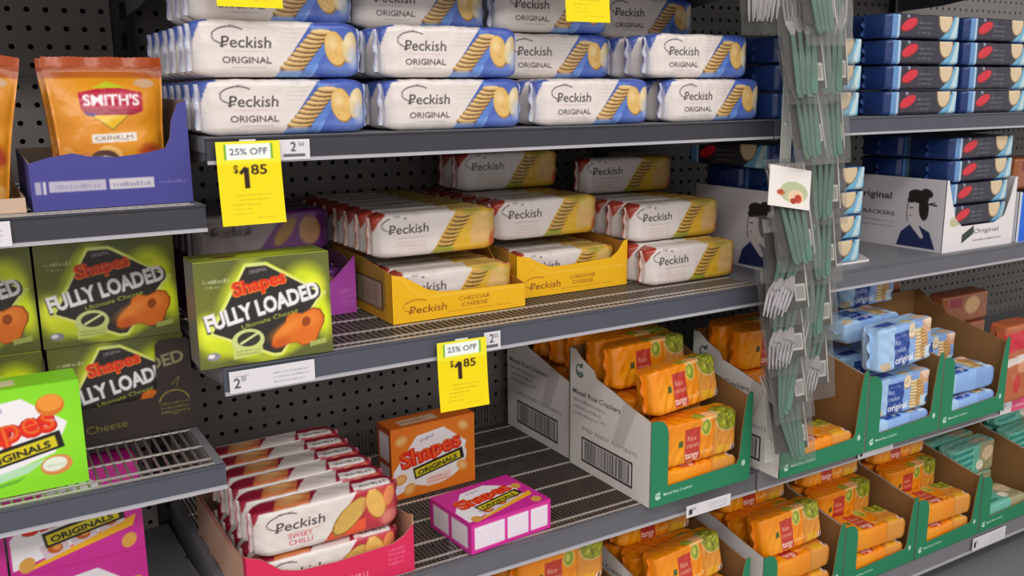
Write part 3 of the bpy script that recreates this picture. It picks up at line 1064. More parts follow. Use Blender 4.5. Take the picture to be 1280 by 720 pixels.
def shelf(x0, x1, zt, wire, label, lip_h=.033, rear_guard=False, y0=0.0, pitch=.0115, lipm='lip'):
    W = x1 - x0
    mb = MB()
    if wire:      # frame of bent steel round the wire deck
        mb.box(.001, .004, -.020, .012, YR, -.001)
        mb.box(W - .012, .004, -.020, W - .001, YR, -.001)
        mb.box(.012, YR - .010, -.020, W - .012, YR, -.004)
    else:
        mb.box(.001, .004, -.018, W - .001, YR, 0)
    root = obj('store_shelf', mb.mesh('store_shelf', M['deck']), loc=(x0, y0, zt))
    tag(root, label, 'shelf', None)
    if wire:
        mb = MB()
        n = int((W - .03) / pitch)
        wr = min(.0014, pitch * .16)
        for i in range(n + 1):
            x = .015 + (W - .03) * i / n
            mb.box(x - wr, .003, -.0034, x + wr, YR, -.0006)
            if rear_guard:
                mb.box(x - .0012, YR - .003, 0, x + .0012, YR, .045)
        w = obj('deck_wires', mb.mesh('deck_wires', M['wire_dark' if pitch < .008 else 'deck_wire']), root)
        w['kind'] = 'stuff'
        cw = MB().box(.012, -.0018, -.0020, W - .012, .0018, .0).mesh('cross_wire', M['bright_wire'])
        for y in (.008, .026, .075, .145, .215, .29, .365, .435):
            obj('cross_wire', cw, root, (0, y, 0))
    mb = MB()
    mb.box(.001, -.002, -lip_h, W - .001, .0035, -.0008)
    mb.box(.001, -.004, -.0026, W - .001, -.0018, -.0004)
    lip = obj('shelf_lip', mb.mesh('shelf_lip', M[lipm]), root)
    mb = MB()
    mb.prism([(-.0022, -lip_h + .0035), (-.0052, -lip_h + .003), (-.0055, -lip_h - .0008), (-.0022, -lip_h - .0012)], 'x', .001, W - .001)
    obj('ticket_rail', mb.mesh('ticket_rail', M['rail']), lip, label='pale strip along the bottom edge')
    for xx in (.005, W - .005):
        obj('bracket', bracket_me(), root, (xx, 0, 0))
    return root


ZM0, ZM1, ZM2, ZM3, ZM4 = 1.695, 1.452, 1.176, .832, .520
ZL1, ZL3, ZL4 = 1.376, 1.055, .779
g = .002
names = [(-1, 'left bay'), (0, 'middle bay'), (1, 'right bay')]
for zt, lab, wire, lh, rg in ((ZM0, 'dark steel shelf above the blue and white cracker packs, mostly out of frame', False, .034, False),
                              (ZM1, 'dark steel shelf carrying the blue and white cracker packs', False, .030, False),
                              (ZM2, 'wire shelf carrying the yellow cheese cracker trays', True, .034, False),
                              (ZM3, 'wire shelf carrying the red cracker tray and the lying pink carton', True, .037, True),
                              (ZM4, 'dark steel shelf under the orange packs at the picture bottom', False, .036, False)):
    shelf(X0 + g, X1 - g, zt, wire, lab, lh, rg, pitch={ZM2: .0092, ZM3: .0068}.get(zt, .0115), lipm={ZM1: 'lip_dim', ZM3: 'lip_half_lit', ZM4: 'lip_lit'}.get(zt, 'lip'))
for zt, lab, lh in ((ZM0 + .07, 'dark steel shelf above the stacked navy packs, mostly out of frame', .034),
                    (ZM1, 'grey steel shelf carrying four layers of navy packs', .030),
                    (ZM2, 'grey steel shelf carrying the white tray with a kimono portrait', .034),
                    (ZM3, 'grey steel shelf carrying the green trays of blue rice crackers', .037),
                    (ZM4, 'grey steel shelf carrying the lowest green trays of orange packs', .038)):
    shelf(X1 + g, X1 + BAYW - g, zt, False, lab, lh, lipm={ZM2: 'lip_half_lit', ZM3: 'lip_lit', ZM4: 'lip_lit'}.get(zt, 'lip'))
shelf(X1 + g, X1 + 2 * BAYW, .440, False, 'grey base shelf jutting out below the lowest green trays', .10, y0=-.11, lipm='lip_lit')
for zt, lab, lh in ((ZM1, 'steel shelf of the farthest bay level with the navy packs', .03), (ZM2, 'steel shelf of the farthest bay beside the blue tray', .034),
                    (ZM3, 'steel shelf of the farthest bay under the red pack', .037), (ZM4, 'steel shelf of the farthest bay at the lower right', .038)):
    shelf(X1 + BAYW + g, X1 + 2 * BAYW - g, zt, False, lab, lh)
for zt, wire, lab in ((ZL1, True, 'wire shelf carrying the orange chip bags'), (ZL3, True, 'wire shelf carrying the green snack cartons'),
                      (1.735, False, 'high steel shelf over the chip bags, above the frame'), (ZL4, False, 'low shelf under the magenta snack cartons')):
    shelf(X0 - BAYW + g, X0 - g, zt, wire, lab, .031, lipm='lip_dim' if zt == ZL1 else 'lip')

# ------------------------------------------------------------------ blue and white packs on the upper shelf of the middle bay
COLN = ['first', 'second', 'third', 'fourth']
gap = .0462


def _yaw(i):
    return radians((.6, -.5, .8, 1.6)[i])


def file_of(protos, x, y, z, n, what, where, cat, group, jit=.0006, yaw=0.0, step=gap, z_lean=0.0, skip=(), dxj=.0015):
    for k in range(n):
        if k in skip:
            continue
        p = protos[(k + int(x * 100)) % len(protos)]
        lab = '%s, %s, %s' % (what, 'at the front' if k == 0 else ORD[k] + ' from front', where)
        put(p, x + rng.uniform(-dxj, dxj), y + k * step + rng.uniform(0, jit), z, lab, cat, group,
            rz=yaw + radians(rng.uniform(-.25, .25)), rx=z_lean)


zl = PK_H + .0008
for i, x in enumerate((.248, .481, .709, .945)):
    file_of(ORIGINALS, x, .010, ZM1 + .0005, 7, 'blue and white cracker pack', 'bottom layer, %s column' % COLN[i], 'cracker pack', 'blue and white cracker packs on the top shelf', yaw=_yaw(i))
for i, (x, y, n) in enumerate(((.243, .008, 6), (.475, .009, 6), (.730, .095, 4), (.917, .012, 6))):
    x = x if i != 2 else .698
    file_of(ORIGINALS, x, y, ZM1 + .0005 + zl, n, 'blue and white cracker pack', 'middle layer, %s column' % COLN[i], 'cracker pack', 'blue and white cracker packs on the top shelf', yaw=_yaw(3 - i))
for i, (x, y, n) in enumerate(((.257, .075, 3), (.476, .105, 3), (.695, .098, 3), (.918, .15, 3))):
    file_of(ORIGINALS, x, y, ZM1 + .0005 + 2 * zl, n, 'blue and white cracker pack', 'topmost layer, %s column' % COLN[i], 'cracker pack', 'blue and white cracker packs on the top shelf')


# ------------------------------------------------------------------ small display trays
def tray(name, x, y, z, W, D, front, cut, lside, lcanvas, hb, label, cat, back='9c7552', fine=None, fine_l=None, rside=None, group=None, sp=.003, spl=.003, rcanvas=None):
    """cardboard tray: front panel outline, side outline given as (distance behind the front, height) from front to back"""
    r = obj(name, None, loc=(x, y, z))
    tag(r, label, cat, group)
    t = .0018
    obj('front_panel', panel_mesh('front_panel', cut, front, t, back, sp, fine), r, (0, 0, 0))
    lo = [(D, 0)] + [(D - a, h) for a, h in lside] + [(0, 0)]
    lo = [(0, 0), (D, 0)] + [(D - a, h) for a, h in lside]
    obj('side_panel', panel_mesh('side_panel', [(px, pz) for px, pz in lo], lcanvas, t, back, spl, fine_l), r, (0, D + .0001, 0), (0, 0, radians(-90)))
    rs = rside or lside
    ro = [(D, 0)] + [(a, h) for a, h in rs[::-1]] + [(0, 0)]
    plain = Canvas(D * 1000, 240, back, 4) if rcanvas is None else rcanvas
    obj('side_panel', panel_mesh('side_panel', ro, plain, t, back, .03), r, (W, .0001, 0), (0, 0, radians(90)))
    obj('back_panel', panel_mesh('back_panel', [(0, 0), (W, 0), (W, hb), (0, hb)], Canvas(W * 1000, hb * 1000, back, 4), t, back, .05), r, (0, D - t, 0))
    m = MB()
    m.box(t, t, 0, W - t, D - t, .0015, back)
    obj('base_panel', m.mesh('base_panel', M['board']), r)
    return r


def yellow_front(W, H, right_up):
    c = Canvas(W, H, 'f0b71c', .5)
    peckish_logo(c, W * .12, 12, W * .27, 11, '8a4a1c')
    c.text('CHEDDAR', W * .60, 22, 6, '9a6418', w=W * .24, bold=.008)
    c.text('CHEESE', W * .60, 13, 6, '9a6418', w=W * .20, bold=.008)
    c.scribble(W * .40, W * .88, 7, 2.2, 'a87020', .7, seed=2)
    c.line([(0, H - 3), (14, H - 5), (34, H * .60), (60, H * .47), (W, H * .45)], 2.0, 'f7d06a', .5)
    return c


def yellow_side(D, H):
    c = Canvas(D, H, 'b58a3c', .8)
    c.rect(0, 0, D, H * .22, 'd8a42a')
    c.rect(D * .90, 0, D, H, 'e5ac1e')
    c.rect(D * .22, 14, D * .86, 56, '3a2c20')
    c.rect(D * .235, 16, D * .845, 54, 'b9a68a')
    q = random.Random(3)
    x = D * .3
    while x < D * .8:
        w = q.uniform(.6, 2)
        c.rect(x, 20, x + w, 50, '6a5540', .5)
        x += w + q.uniform(.8, 2)
    return c


Dt = .24
ycut1 = [(0, 0), (.222, 0), (.222, .036), (.19, .037), (.11, .038), (.075, .040), (.055, .046), (.035, .058), (.018, .068), (0, .072)]
ycut2 = [(0, 0), (.215, 0), (.215, .078), (.207, .076), (.196, .060), (.182, .050), (.14, .048), (.09, .046), (.06, .047), (.04, .056), (.022, .066), (0, .070)]
side_y = [(0, .072), (.05, .076), (.10, .083), (Dt, .083)]
yl = yellow_side(Dt * 1000, 83)
tray('cracker_tray', .511, .081, ZM2 + .0004, .222, Dt, yellow_front(222, 72, 0), ycut1, side_y, yl, .083,
     'yellow cardboard tray of cheese crackers, the left one, with its side panel showing', 'tray', 'b07a2a', fine=[(.02, .004, .2, .035)], group=None, rside=[(0, .036), (.08, .05), (.12, .083), (Dt, .083)])
tray('cracker_tray', .745, .125, ZM2 + .0004, .221, Dt, yellow_front(215, 78, 1), [(x * 221 / 215, h) for x, h in ycut2], [(0, .070), (.05, .076), (Dt, .083)], yl, .083,
     'yellow cardboard tray of cheese crackers, the right one, with a raised right corner', 'tray', 'b07a2a', fine=[(.02, .004, .2, .045)], rcanvas=Canvas(240, 83, 'e5ac1e', 4))
ch = 'white and yellow cheese cracker pack'
gp = 'cheese cracker packs in the middle bay'
file_of([CHEDDAR], .5145, .098, ZM2 + .003, 4, ch, 'lower, left yellow tray', 'cracker pack', gp, dxj=.0003)
file_of([CHEDDAR], .500, .122, ZM2 + .0042 + .0836, 7, ch, 'upper, over left yellow tray', 'cracker pack', gp, skip=())
file_of([CHEDDAR], .748, .142, ZM2 + .003, 4, ch, 'lower, right yellow tray', 'cracker pack', gp, dxj=.0003)
file_of([CHEDDAR], .728, .168, ZM2 + .0042 + .0836, 6, ch, 'upper, over right yellow tray', 'cracker pack', gp)
file_of([CHEDDAR], .970, .078, ZM2 + .0005, 7, ch, 'lower, loose right column', 'cracker pack', gp)
file_of([CHEDDAR], .974, .128, ZM2 + .0015 + PK_H, 6, ch, 'upper, loose right column', 'cracker pack', gp)
put(CHEDDAR, .735, .30, ZM2 + .006 + .0836 + PK_H, 'white and yellow cracker pack lying across the top of the middle cheese column', 'cracker pack', gp)
put(CHEDDAR, .735, .35, ZM2 + .006 + .0836 + PK_H, 'dim cheese cracker pack behind the one on top of the middle column', 'cracker pack', gp)
put(CHEDDAR, .985, .28, ZM2 + .003 + 2 * PK_H, 'white and yellow cracker pack tilted on top of the right cheese column', 'cracker pack', gp, rz=radians(-5), ry=radians(0))

# purple tray behind the green carton
pc = Canvas(232, 90, 'b24cb0', .8)
pc.scribble(196, 222, 34, 4, 'd79ad6', .8, seed=3)
for k in range(4):
    pc.scribble(198, 222, 14 + 5 * k, 2.6, 'd79ad6', .7, seed=k + 5)
tray('cracker_tray', .2755, .185, ZM2 + .0004, .222, .24, pc, [(0, 0), (.222, 0), (.222, .088), (.20, .066), (.17, .040), (.14, .036), (.06, .036), (.03, .05), (0, .07)],
     [(0, .07), (.05, .083), (.24, .083)], Canvas(240, 90, '8a3a8c', 4), .083, 'purple cardboard tray behind the green carton on the middle shelf', 'tray', '7a4a6a')
pp = 'purple and shade-greyed white cracker pack'
file_of([PURPLE], .279, .20, ZM2 + .003, 4, pp, 'lower layer of the purple tray', 'cracker pack', 'purple cracker packs', dxj=.0003)
file_of([PURPLE], .277, .255, ZM2 + .0042 + .0836, 4, pp, 'upper layer above the purple tray', 'cracker pack', 'purple cracker packs')
put(LOADED, .226, .000, ZM2 + .0005, 'olive green snack carton with black diamond standing alone at the middle shelf edge', 'carton', 'green snack cartons', rz=radians(-1.5))

# ------------------------------------------------------------------ red tray on the lower shelf
rc = Canvas(238, 90, 'd92c5a', .6)
rc.text('SWEET CHILLI', 130, 12, 8, 'f2a0b4', w=70, bold=.01)
for k in range(4):
    rc.scribble(196, 222, 18 + 7 * k, 4, 'ee86a2', .7, seed=k)
rl = Canvas(290, 90, 'c9a48c', 1)
rl.line([(0, 70), (200, 72), (290, 84)], 6, 'b52442')
rl.rect(274, 0, 290, 90, 'd23358')
tray('cracker_tray', .262, .006, ZM3 + .0004, .236, .29, rc, [(0, 0), (.236, 0), (.236, .072), (.222, .058), (.205, .050), (.12, .046), (.07, .048), (.045, .056), (.02, .078), (0, .086)],
     [(0, .086), (.02, .080), (.06, .072), (.29, .072)], rl, .08, 'red cardboard tray of sweet chilli cracker packs on the lower wire shelf', 'tray', 'b78a70', fine=[(.08, .005, .23, .048)])
cc = 'white and red chilli cracker pack'
file_of([CHILLI], .270, .012, ZM3 + .003, 5, cc, 'lower layer of the red tray', 'cracker pack', 'chilli cracker packs in the red tray', dxj=.001)
file_of([CHILLI], .272, .0145, ZM3 + .0042 + PK_H, 6, cc, 'upper layer of the red tray', 'cracker pack', 'chilli cracker packs in the red tray', yaw=radians(.4))

put(ORANGE, .562, .232, ZM3 + .0005, 'orange snack carton with white panel standing alone on the lower wire shelf', 'carton', rz=radians(2))
# magenta carton lying on its back
o = obj('snack_carton', PINK.mesh, loc=(.661, .006, ZM3 + .0008 + SH_D / 2 * .93), rot=(radians(-90), 0, 0))
tag(o, 'magenta snack carton lying flat on the lower wire shelf, printed panel upwards', 'carton')
o.rotation_euler = Euler((radians(-90), 0, radians(5)))
o.scale = (.93, .93, .93)
obj('lid', PINK.parts[0][1], o)
# its long printed side faces the aisle
sc_ = art_side('d42a98', 4, 3, 50, 160)
mb = MB()
mb.grid((-.079, -.0004, -.0245), (.158, 0, 0), (0, 0, .049), 90, 30, None, col='d42a98')
c3 = Canvas(158, 49, 'd42a98', .8)
for a0, a1 in ((6, 64), (70, 112), (117, 152)):
    c3.rect(a0, 6, a1, 43, 'ece2ee')
    for q in range(5):
        c3.scribble(a0 + 4, a1 - 4, 10 + 6 * q, 2.2, 'bda2c2', .5, seed=q + a0)
mb = MB()
mb.grid((-.079, -.0006, -.0245), (.158, 0, 0), (0, 0, .049), 110, 36, c3)
pm = obj('side_print', mb.mesh('side_print', M['carton']), o, (0, 0, 0), (radians(90), 0, 0), label='magenta long side with white information boxes')

# ------------------------------------------------------------------ left bay
put(LIME, -.066, .030, ZL3 + .0005, 'bright lime snack carton at the front of the left shelf, cut by the picture edge', 'carton')
put(LOADED, -.098, .158, ZL3 + .0025, 'olive green snack carton, lower one of the stack behind the lime carton', 'carton', 'green snack cartons')
put(LOADED, -.098, .160, ZL3 + .0036 + FL_H + .0004, 'olive green snack carton, upper one of the stack at the left picture edge', 'carton', 'green snack cartons')
put(LOADED, .0725, .162, ZL3 + .0025, 'olive green snack carton standing in the dark display tray', 'carton', 'green snack cartons')
put(LOADED, .0700, .158, ZL3 + .0036 + FL_H + .0004, 'olive green snack carton stacked over the dark display tray', 'carton', 'green snack cartons')
for k in range(3):
    for j in range(2):
        for i, x in enumerate((-.098, .0715)):
            put(LOADED, x, .160 + .0585 * (k + 1), ZL3 + .0028 + j * (FL_H + .0010), 'olive green snack carton, %s from the front, %s of the %s stack' % (ORD[k + 1], ('lower row', 'upper row')[j], ('left', 'right')[i]), 'carton', 'green snack cartons')
dc = Canvas(176, 128, '3c3432', .6)
dc.text('LOADED', 124, 88, 17, '8f8a6a', w=92, bold=.03, rot=.17, align='c')
dc.rect(0, 0, 132, 128, '3c3432')
dc.ell(152, 40, 20, 17, '9a8a3c', 1, 0, 0, .90)
dc.rect(131, 24, 174, 42, '3c3432')
for k in range(3):
    dc.scribble(134, 171, 25 + k * 6, 3.5, '9a8a3c', .8, seed=k)
dc.text('Cheese', 66, 16, 10, '8a7c34', w=50, rot=.06)
dc.line([(150, 64), (160, 74), (156, 60)], 1.2, '9a8a3c', .7)
tray('display_tray', .0665, .1515, ZL3 + .0004, .177, .26, dc, [(0, 0), (.177, 0), (.177, .122), (.172, .127), (.138, .127), (.133, .12), (.131, .056), (.125, .050), (0, .048)],
     [(0, .122), (.06, .122), (.07, .06), (.26, .06)], Canvas(260, 128, '3c3432', 4), .1, 'dark brown display tray with gold print on the left wire shelf', 'tray', '4a3f3a', fine=[(.03, .008, .175, .115)])
for i, x in enumerate((-.161, .002)):
    for j in range(2):
        put(PINK, x, .135, ZL4 + .0005 + j * (SH_H + .0010), 'magenta snack carton, %s of the %s stack under the left wire shelf' % (('lower', 'upper')[j], ('left', 'right')[i]), 'carton', 'stacked magenta cartons')


# chip bags
def art_chips():
    W, H = 132.0, 172.0
    c = Canvas(W, H, 'd2841e', .5)
    c.rect(0, H * .91, W, H, '98431c')
    c.ell(W * .5, H * .70, 60, 40, 'e09a20', .8, 0, .6)
    c.ell(W * .5, H * .45, 70, 46, 'd9861c', .7, 0, .6)
    c.ell(W * .8, H * .3, 40, 40, 'e8a024', .6, 0, .6)
    c.poly([(W * .50, H * .885), (W * .36, H * .83), (W * .66, H * .83)], 'b9c22a')
    c.poly([(W * .30, H * .64), (W * .68, H * .64), (W * .50, H * .52)], '7a6a2a')
    c.poly([(W * .32, H * .635), (W * .66, H * .635), (W * .50, H * .53)], 'e0b41c')
    pts = [(W * .24, H * .80), (W * .40, H * .825), (W * .60, H * .83), (W * .80, H * .80), (W * .80, H * .66), (W * .70, H * .63), (W * .30, H * .63), (W * .24, H * .68)]
    c.poly(pts, 'b3163a')
    c.poly([(W * .24, H * .69), (W * .80, H * .67), (W * .70, H * .63), (W * .30, H * .63)], '8f1232', .8)
    c.poly([(W * .25, H * .66), (W * .38, H * .645), (W * .34, H * .625), (W * .29, H * .63)], '4a2a7a', .9)
    c.text("SMITH'S", W * .52, H * .705, 14, 'f3e6ea', w=W * .50, bold=.03)
    c.ell(W * .83, H * .87, 12, 6, 'c9a890', .9)
    c.rect(W * .30, H * .435, W * .72, H * .50, 'e6dcd2', 1, .03)
    c.text('CRINKLES', W * .51, H * .452, 5.4, '6a5a56', w=W * .36, rot=.03)
    q = random.Random(5)
    for i in range(26):
        x, y = q.uniform(.05, .95) * W, q.uniform(.05, .36) * H
        c.ell(x, y, q.uniform(8, 15), q.uniform(5, 9), q.choice(['c9782a', 'e3a347', 'b5622a', 'eab768', 'a8502a']), .9, q.uniform(0, 3))
    c.ell(W * .40, H * .30, 19, 14, '4a2c26')
    c.ell(W * .40, H * .29, 13, 8, 'e3d8d0')
    c.ell(W * .85, H * .34, 16, 14, 'b0402a', .8, 0, .3)
    return c


def bag_proto(cv, seed):
    W, H, D = .132, .155, .05
    nu, nv = 90, 110
    mb = MB()
    u, v = np.meshgrid(np.linspace(0, 1, nu + 1), np.linspace(0, 1, nv + 1))
    u, v = u.ravel(), v.ravel()
    th = D / 2 * np.clip(np.sin(pi * np.clip(u, .02, .98)), 0, 1) ** .55 * np.clip(1 - (2 * v * 1.04 - 1.0) ** 6, 0, 1) * np.clip((1 - v) / .25, .05, 1) ** .6
    X = (u - .5) * W * (1 - .07 * np.sin(pi * v) - .03 - .13 * (1 - v) ** 2)
    Z = v * H
    w = wave(X, th * 0, Z, .0042, seed, 9, 40, 240) * np.clip(th / .01, 0, 1)
    i, j = np.meshgrid(np.arange(nu), np.arange(nv))
    k = (j * (nu + 1) + i).ravel()
    Fq = np.stack((k, k + 1, k + nu + 2, k + nu + 1), -1)
    col = cv.sample(u * cv.w, v * cv.h)
    mb.add(np.stack((X, -th - .0006 + w, Z), -1), [tuple(a) for a in Fq.tolist()], col)
    mb.add(np.stack((X, th + .0006, Z), -1), [tuple(a)[::-1] for a in Fq.tolist()], lin(C('b5702a')))
    me = mb.mesh('chip_bag', M['film'], True)
    # crimped top seal
    mb = MB()
    n = 40
    for s_ in (-1, 1):
        V, F = [], []
        for q in range(n + 1):
            x = (q / n - .5) * W * .97
            wob = .003 * sin(q * .5)
            V += [(x, s_ * .0007 + wob * .3, H - .001), (x, s_ * .0007 + wob, H + .010 + .0006 * (q % 2))]
        for q in range(n):
            F.append((2 * q, 2 * q + 2, 2 * q + 3, 2 * q + 1))
        mb.add(V, F, lin(C('a8481a')))
    return Proto('chip_bag', me, [('top_seal', mb.mesh('top_seal', M['film'], True), (0, 0, 0), 'red-brown crimped top seam')], (W, D, H))


BAG = bag_proto(art_chips(), 4)
sc_c = Canvas(170, 120, '4b4a92', .6)
sc_c.rect(18, 20, 76, 32, 'b9b4c4')
sc_c.rect(80, 20, 128, 32, 'c9c4cc')
sc_c.scribble(24, 72, 23, 5, '8a86a6', .7, seed=2)
sc_c.scribble(84, 124, 23, 5, '77728f', .8, seed=3)
sc_c.rect(4, 18, 10, 32, 'a9a6c0')
sc_c.rect(12, 18, 15, 32, 'c9c6d4')
sc_c.scribble(134, 164, 24, 3.5, '7a78b4', .9, seed=4)
tray('chip_tray', .0685, .030, ZL1 + .0004, .170, .20, sc_c, [(0, 0), (.170, 0), (.170, .118), (.160, .114), (.152, .095), (.149, .075), (.143, .064), (.12, .059), (.09, .056), (.06, .058), (.045, .062), (.02, .058), (0, .052)],
     [(0, .052), (.20, .06)], Canvas(200, 120, '4b4a92', 4), .06, 'dark blue cardboard tray holding the chip bag with the crimson badge', 'tray', '8c7a6a', fine=[(.0, .01, .17, .04)],
     rside=[(0, .118), (.05, .118), (.12, .12), (.20, .12)])
sc_d = Canvas(226, 60, 'cbb09a', 1)
tray('chip_tray', -.164, .030, ZL1 + .0004, .226, .20, sc_d, [(0, 0), (.226, 0), (.226, .016), (0, .016)], [(0, .016), (.05, .05), (.2, .06)], Canvas(200, 60, 'b99a80', 4), .06,
     'low beige cardboard tray under the chip bags at the left picture edge', 'tray', 'b99a80', rside=[(0, .016), (.20, .018)])
put(BAG, .0935, .0375, ZL1 + .003, 'orange chip bag with crimson badge standing in the dark blue tray', 'chip bag', 'orange chip bags', rx=radians(-5))
put(BAG, -.074, .050, ZL1 + .0105, 'orange chip bag cut by the left picture edge beside the dark blue tray', 'chip bag', 'orange chip bags', rx=radians(-4), ry=radians(7))
put(BAG, .0925, .108, ZL1 + .003, 'orange chip bag hidden behind the one in the dark blue tray', 'chip bag', 'orange chip bags', rx=radians(-3))
put(BAG, -.085, .118, ZL1 + .003, 'orange chip bag, second row, dark top seal above the left bag', 'chip bag', 'orange chip bags', rx=radians(-3))

# ------------------------------------------------------------------ store trays of rice crackers
GREEN = '2b825c'


def store_front(W, H, seed=0):
    c = Canvas(W, H, GREEN, .4)
    wink(c, 17, 17, 5.2, 'd9efe2', 1.5)
    c.ell(17, 17, 4.6, 4.6, 'cfe8da', .5)
    c.text('Mixed Rice Crackers', 29, 15.5, 4.6, 'd9efe2', w=62, align='l', bold=.012, rot=.02)
    c.ell(W - 17, 34, 4.2, 5.4, 'd5ecdf')
    c.arc(W - 17, 34, 2.2, 3, 40, 300, 1.0, GREEN)
    c.rect(W - 3, 0, W, H, '28785a', .6)
    return c


def store_side(D, H):
    c = Canvas(D, H, 'e6e1de', .5)
    wink(c, D * .14, H * .83, 11, '2f5f48', 3.0)
    c.text('Mixed Rice Crackers', D * .05, H * .625, 9.5, '4d4a4c', w=D * .60, align='l', bold=.012)
    for k in range(3):
        c.scribble(D * .06, D * (.46 - .04 * k), H * (.565 - .055 * k), 6, '6b686a', .7, seed=k + 2)
    c.scribble(D * .40, D * .50, H * .47, 5, '6b686a', .7, seed=9)
    c.text('SHELF READY PERFORATE', D * .17, H * .345, 6.5, '7d797a', w=D * .68, align='l')
    c.rect(D * .17, H * .075, D * .80, H * .285, '1f1d1e')
    c.rect(D * .185, H * .093, D * .785, H * .267, 'e6e1de')
    q = random.Random(11)
    x = D * .21
    while x < D * .76:
        w = q.choice((.9, 1.4, 2.2, 3.0))
        c.rect(x, H * .10, x + w, H * .26, '2a2829', .9)
        x += w + q.choice((.9, 1.3, 2.0))
    c.poly([(D * .55, H * .36), (D * .74, H * .86), (D * .88, H * .80), (D * .68, H * .36)], 'c0bab7', .6)
    c.rect(0, 0, D * .012, H, GREEN)
    return c


TD = .232
LS = [(0, .148), (.05, .158), (.10, .171), (.150, .182), (.156, .194), (.19, .206), (.205, .215), (.212, .220), (TD, .221)]
store_side_me, store_mesh = {}, {}


def store_tray(x, y, z, W, label, left_print=True, hl=.148, hr=.160, scale_h=1.0):
    key = (round(W, 4), left_print, scale_h)
    r = obj('store_tray', None, loc=(x, y, z))
    tag(r, label, 'tray', 'green store trays of rice crackers')
    t = .002
    s = scale_h
    if key not in store_mesh:
        cut = [(0, 0), (W, 0), (W, hr * s), (W - .006, (hr + .002) * s), (W - .013, (hr - .004) * s), (W - .018, .13 * s), (W - .023, .09 * s), (W - .027, .045), (W - .032, .036),
               (.040, .031), (.037, .034), (.037, (hl - .030) * s), (.034, (hl - .014) * s), (.026, (hl - .004) * s), (.014, hl * s), (0, hl * s)]
        ls = [(a, h * s) for a, h in LS]
        lo = [(0, 0), (TD, 0)] + [(TD - a, h) for a, h in ls]
        ro = [(TD, 0)] + ls[::-1] + [(0, 0)]
        fm = panel_mesh('front_panel', cut, store_front(W * 1000, 166 * s), t, '8f683f', .006, [(.008, .008, .098, .026), (W - .024, .026, W - .010, .042)], .0011)
        if left_print:
            lm = panel_mesh('side_panel', lo, store_side(TD * 1000, 221 * s), t, '8f683f', .0018)
        else:
            lm = panel_mesh('side_panel', lo, Canvas(232, 221, 'd6d1d0', 4), t, '8f683f', .05)
        rm = panel_mesh('side_panel', ro, Canvas(232, 221, 'd6d1d0', 4), t, '8f683f', .05)
        bm = panel_mesh('back_panel', [(0, 0), (W, 0), (W, .221 * s), (0, .221 * s)], Canvas(W * 1000, 221, '8f683f', 4), t, '8f683f', .05)
        m = MB()
        m.box(t, t, 0, W - t, TD - t, .0016, '8f683f')
        m.box(0.0002, -.0004, 0.0, .0026, .004, hl * s, GREEN)
        store_mesh[key] = (fm, lm, rm, bm, m.mesh('base_panel', M['board']))
    fm, lm, rm, bm, pm = store_mesh[key]
    obj('front_panel', fm, r)
    obj('side_panel', lm, r, (0, TD + .0001, 0), (0, 0, radians(-90)))
    obj('side_panel', rm, r, (W, .0001, 0), (0, 0, radians(90)))
    obj('back_panel', bm, r, (0, TD - t, 0))
    obj('base_panel', pm, r)
    return r


def lying(p, x, y, z, label, cat, group, rz=0.0):
    """pack on its back, print upwards; x left, y front edge, z base"""
    W, D, H = p.size
    o = obj(p.name, p.mesh, loc=(x + W / 2, y, z + D / 2), rot=(radians(-90), 0, rz))
    tag(o, label, cat, group)
    for (n, me, off, lb) in p.parts:
        obj(n, me, o, off, label=lb)
    return o


TW = .2235
og = 'orange rice cracker packs'
on = 'orange rice cracker pack'
RD, RH = .0555, .079


def rice_file(P, x, y, z, n, where, word=on, group=og, lean=0.0, yaw=0.0, dx=0.0):
    for k in range(n):
        put(P, x + dx * k, y + k * RD, z, '%s, %s row, %s' % (word, ORD[k], where), 'cracker pack', group, rx=lean, rz=yaw)


# two trays behind one another on the lower wire shelf
store_tray(.909, -.018, ZM3 + .0004, .2245, 'green and white tray with the barcode side, orange packs leaning out of it')
x, y, z = .930, -.014, ZM3 + .0024
lying(TANGY, x, y + .001, z, 'orange rice cracker pack lying at the bottom of the barcode tray window', 'cracker pack', og)
put(TANGY, x + .004, y + .002, z + .053, 'orange tangy rice cracker pack standing in the barcode tray window', 'cracker pack', og, rz=radians(1))
rice_file(TANGY, x, y + .082, z, 2, 'lower layer of the front barcode tray')
rice_file(TANGY, x - .004, y + .082, z + RH, 2, 'middle layer of the front barcode tray')
put(TANGY, x - .006, y + .024, z + .139, 'orange rice cracker pack tilted on top of the front barcode tray', 'cracker pack', og, rz=radians(10), rx=radians(-12))
put(TANGY, x - .012, y + .112, z + .161, 'orange tangy rice cracker pack, second of the tilted ones on the barcode tray', 'cracker pack', og, rz=radians(4), rx=radians(-7))
put(TANGY, x - .006, y + .170, z + .161, 'orange tangy rice cracker pack, hindmost of the tilted ones on the barcode tray', 'cracker pack', og, rz=radians(1), rx=radians(-2))
store_tray(.9165, .2165, ZM3 + .0004, .2245, 'white tray with a barcode side standing behind the front barcode tray')
rice_file(TANGY, .935, .222, ZM3 + .0026, 4, 'lower layer of the rear barcode tray')
rice_file(TANGY, .933, .224, ZM3 + .0026 + RH, 4, 'middle layer of the rear barcode tray')
rice_file(TANGY, .929, .228, ZM3 + .0026 + 2 * RH, 3, 'upper layer of the rear barcode tray')

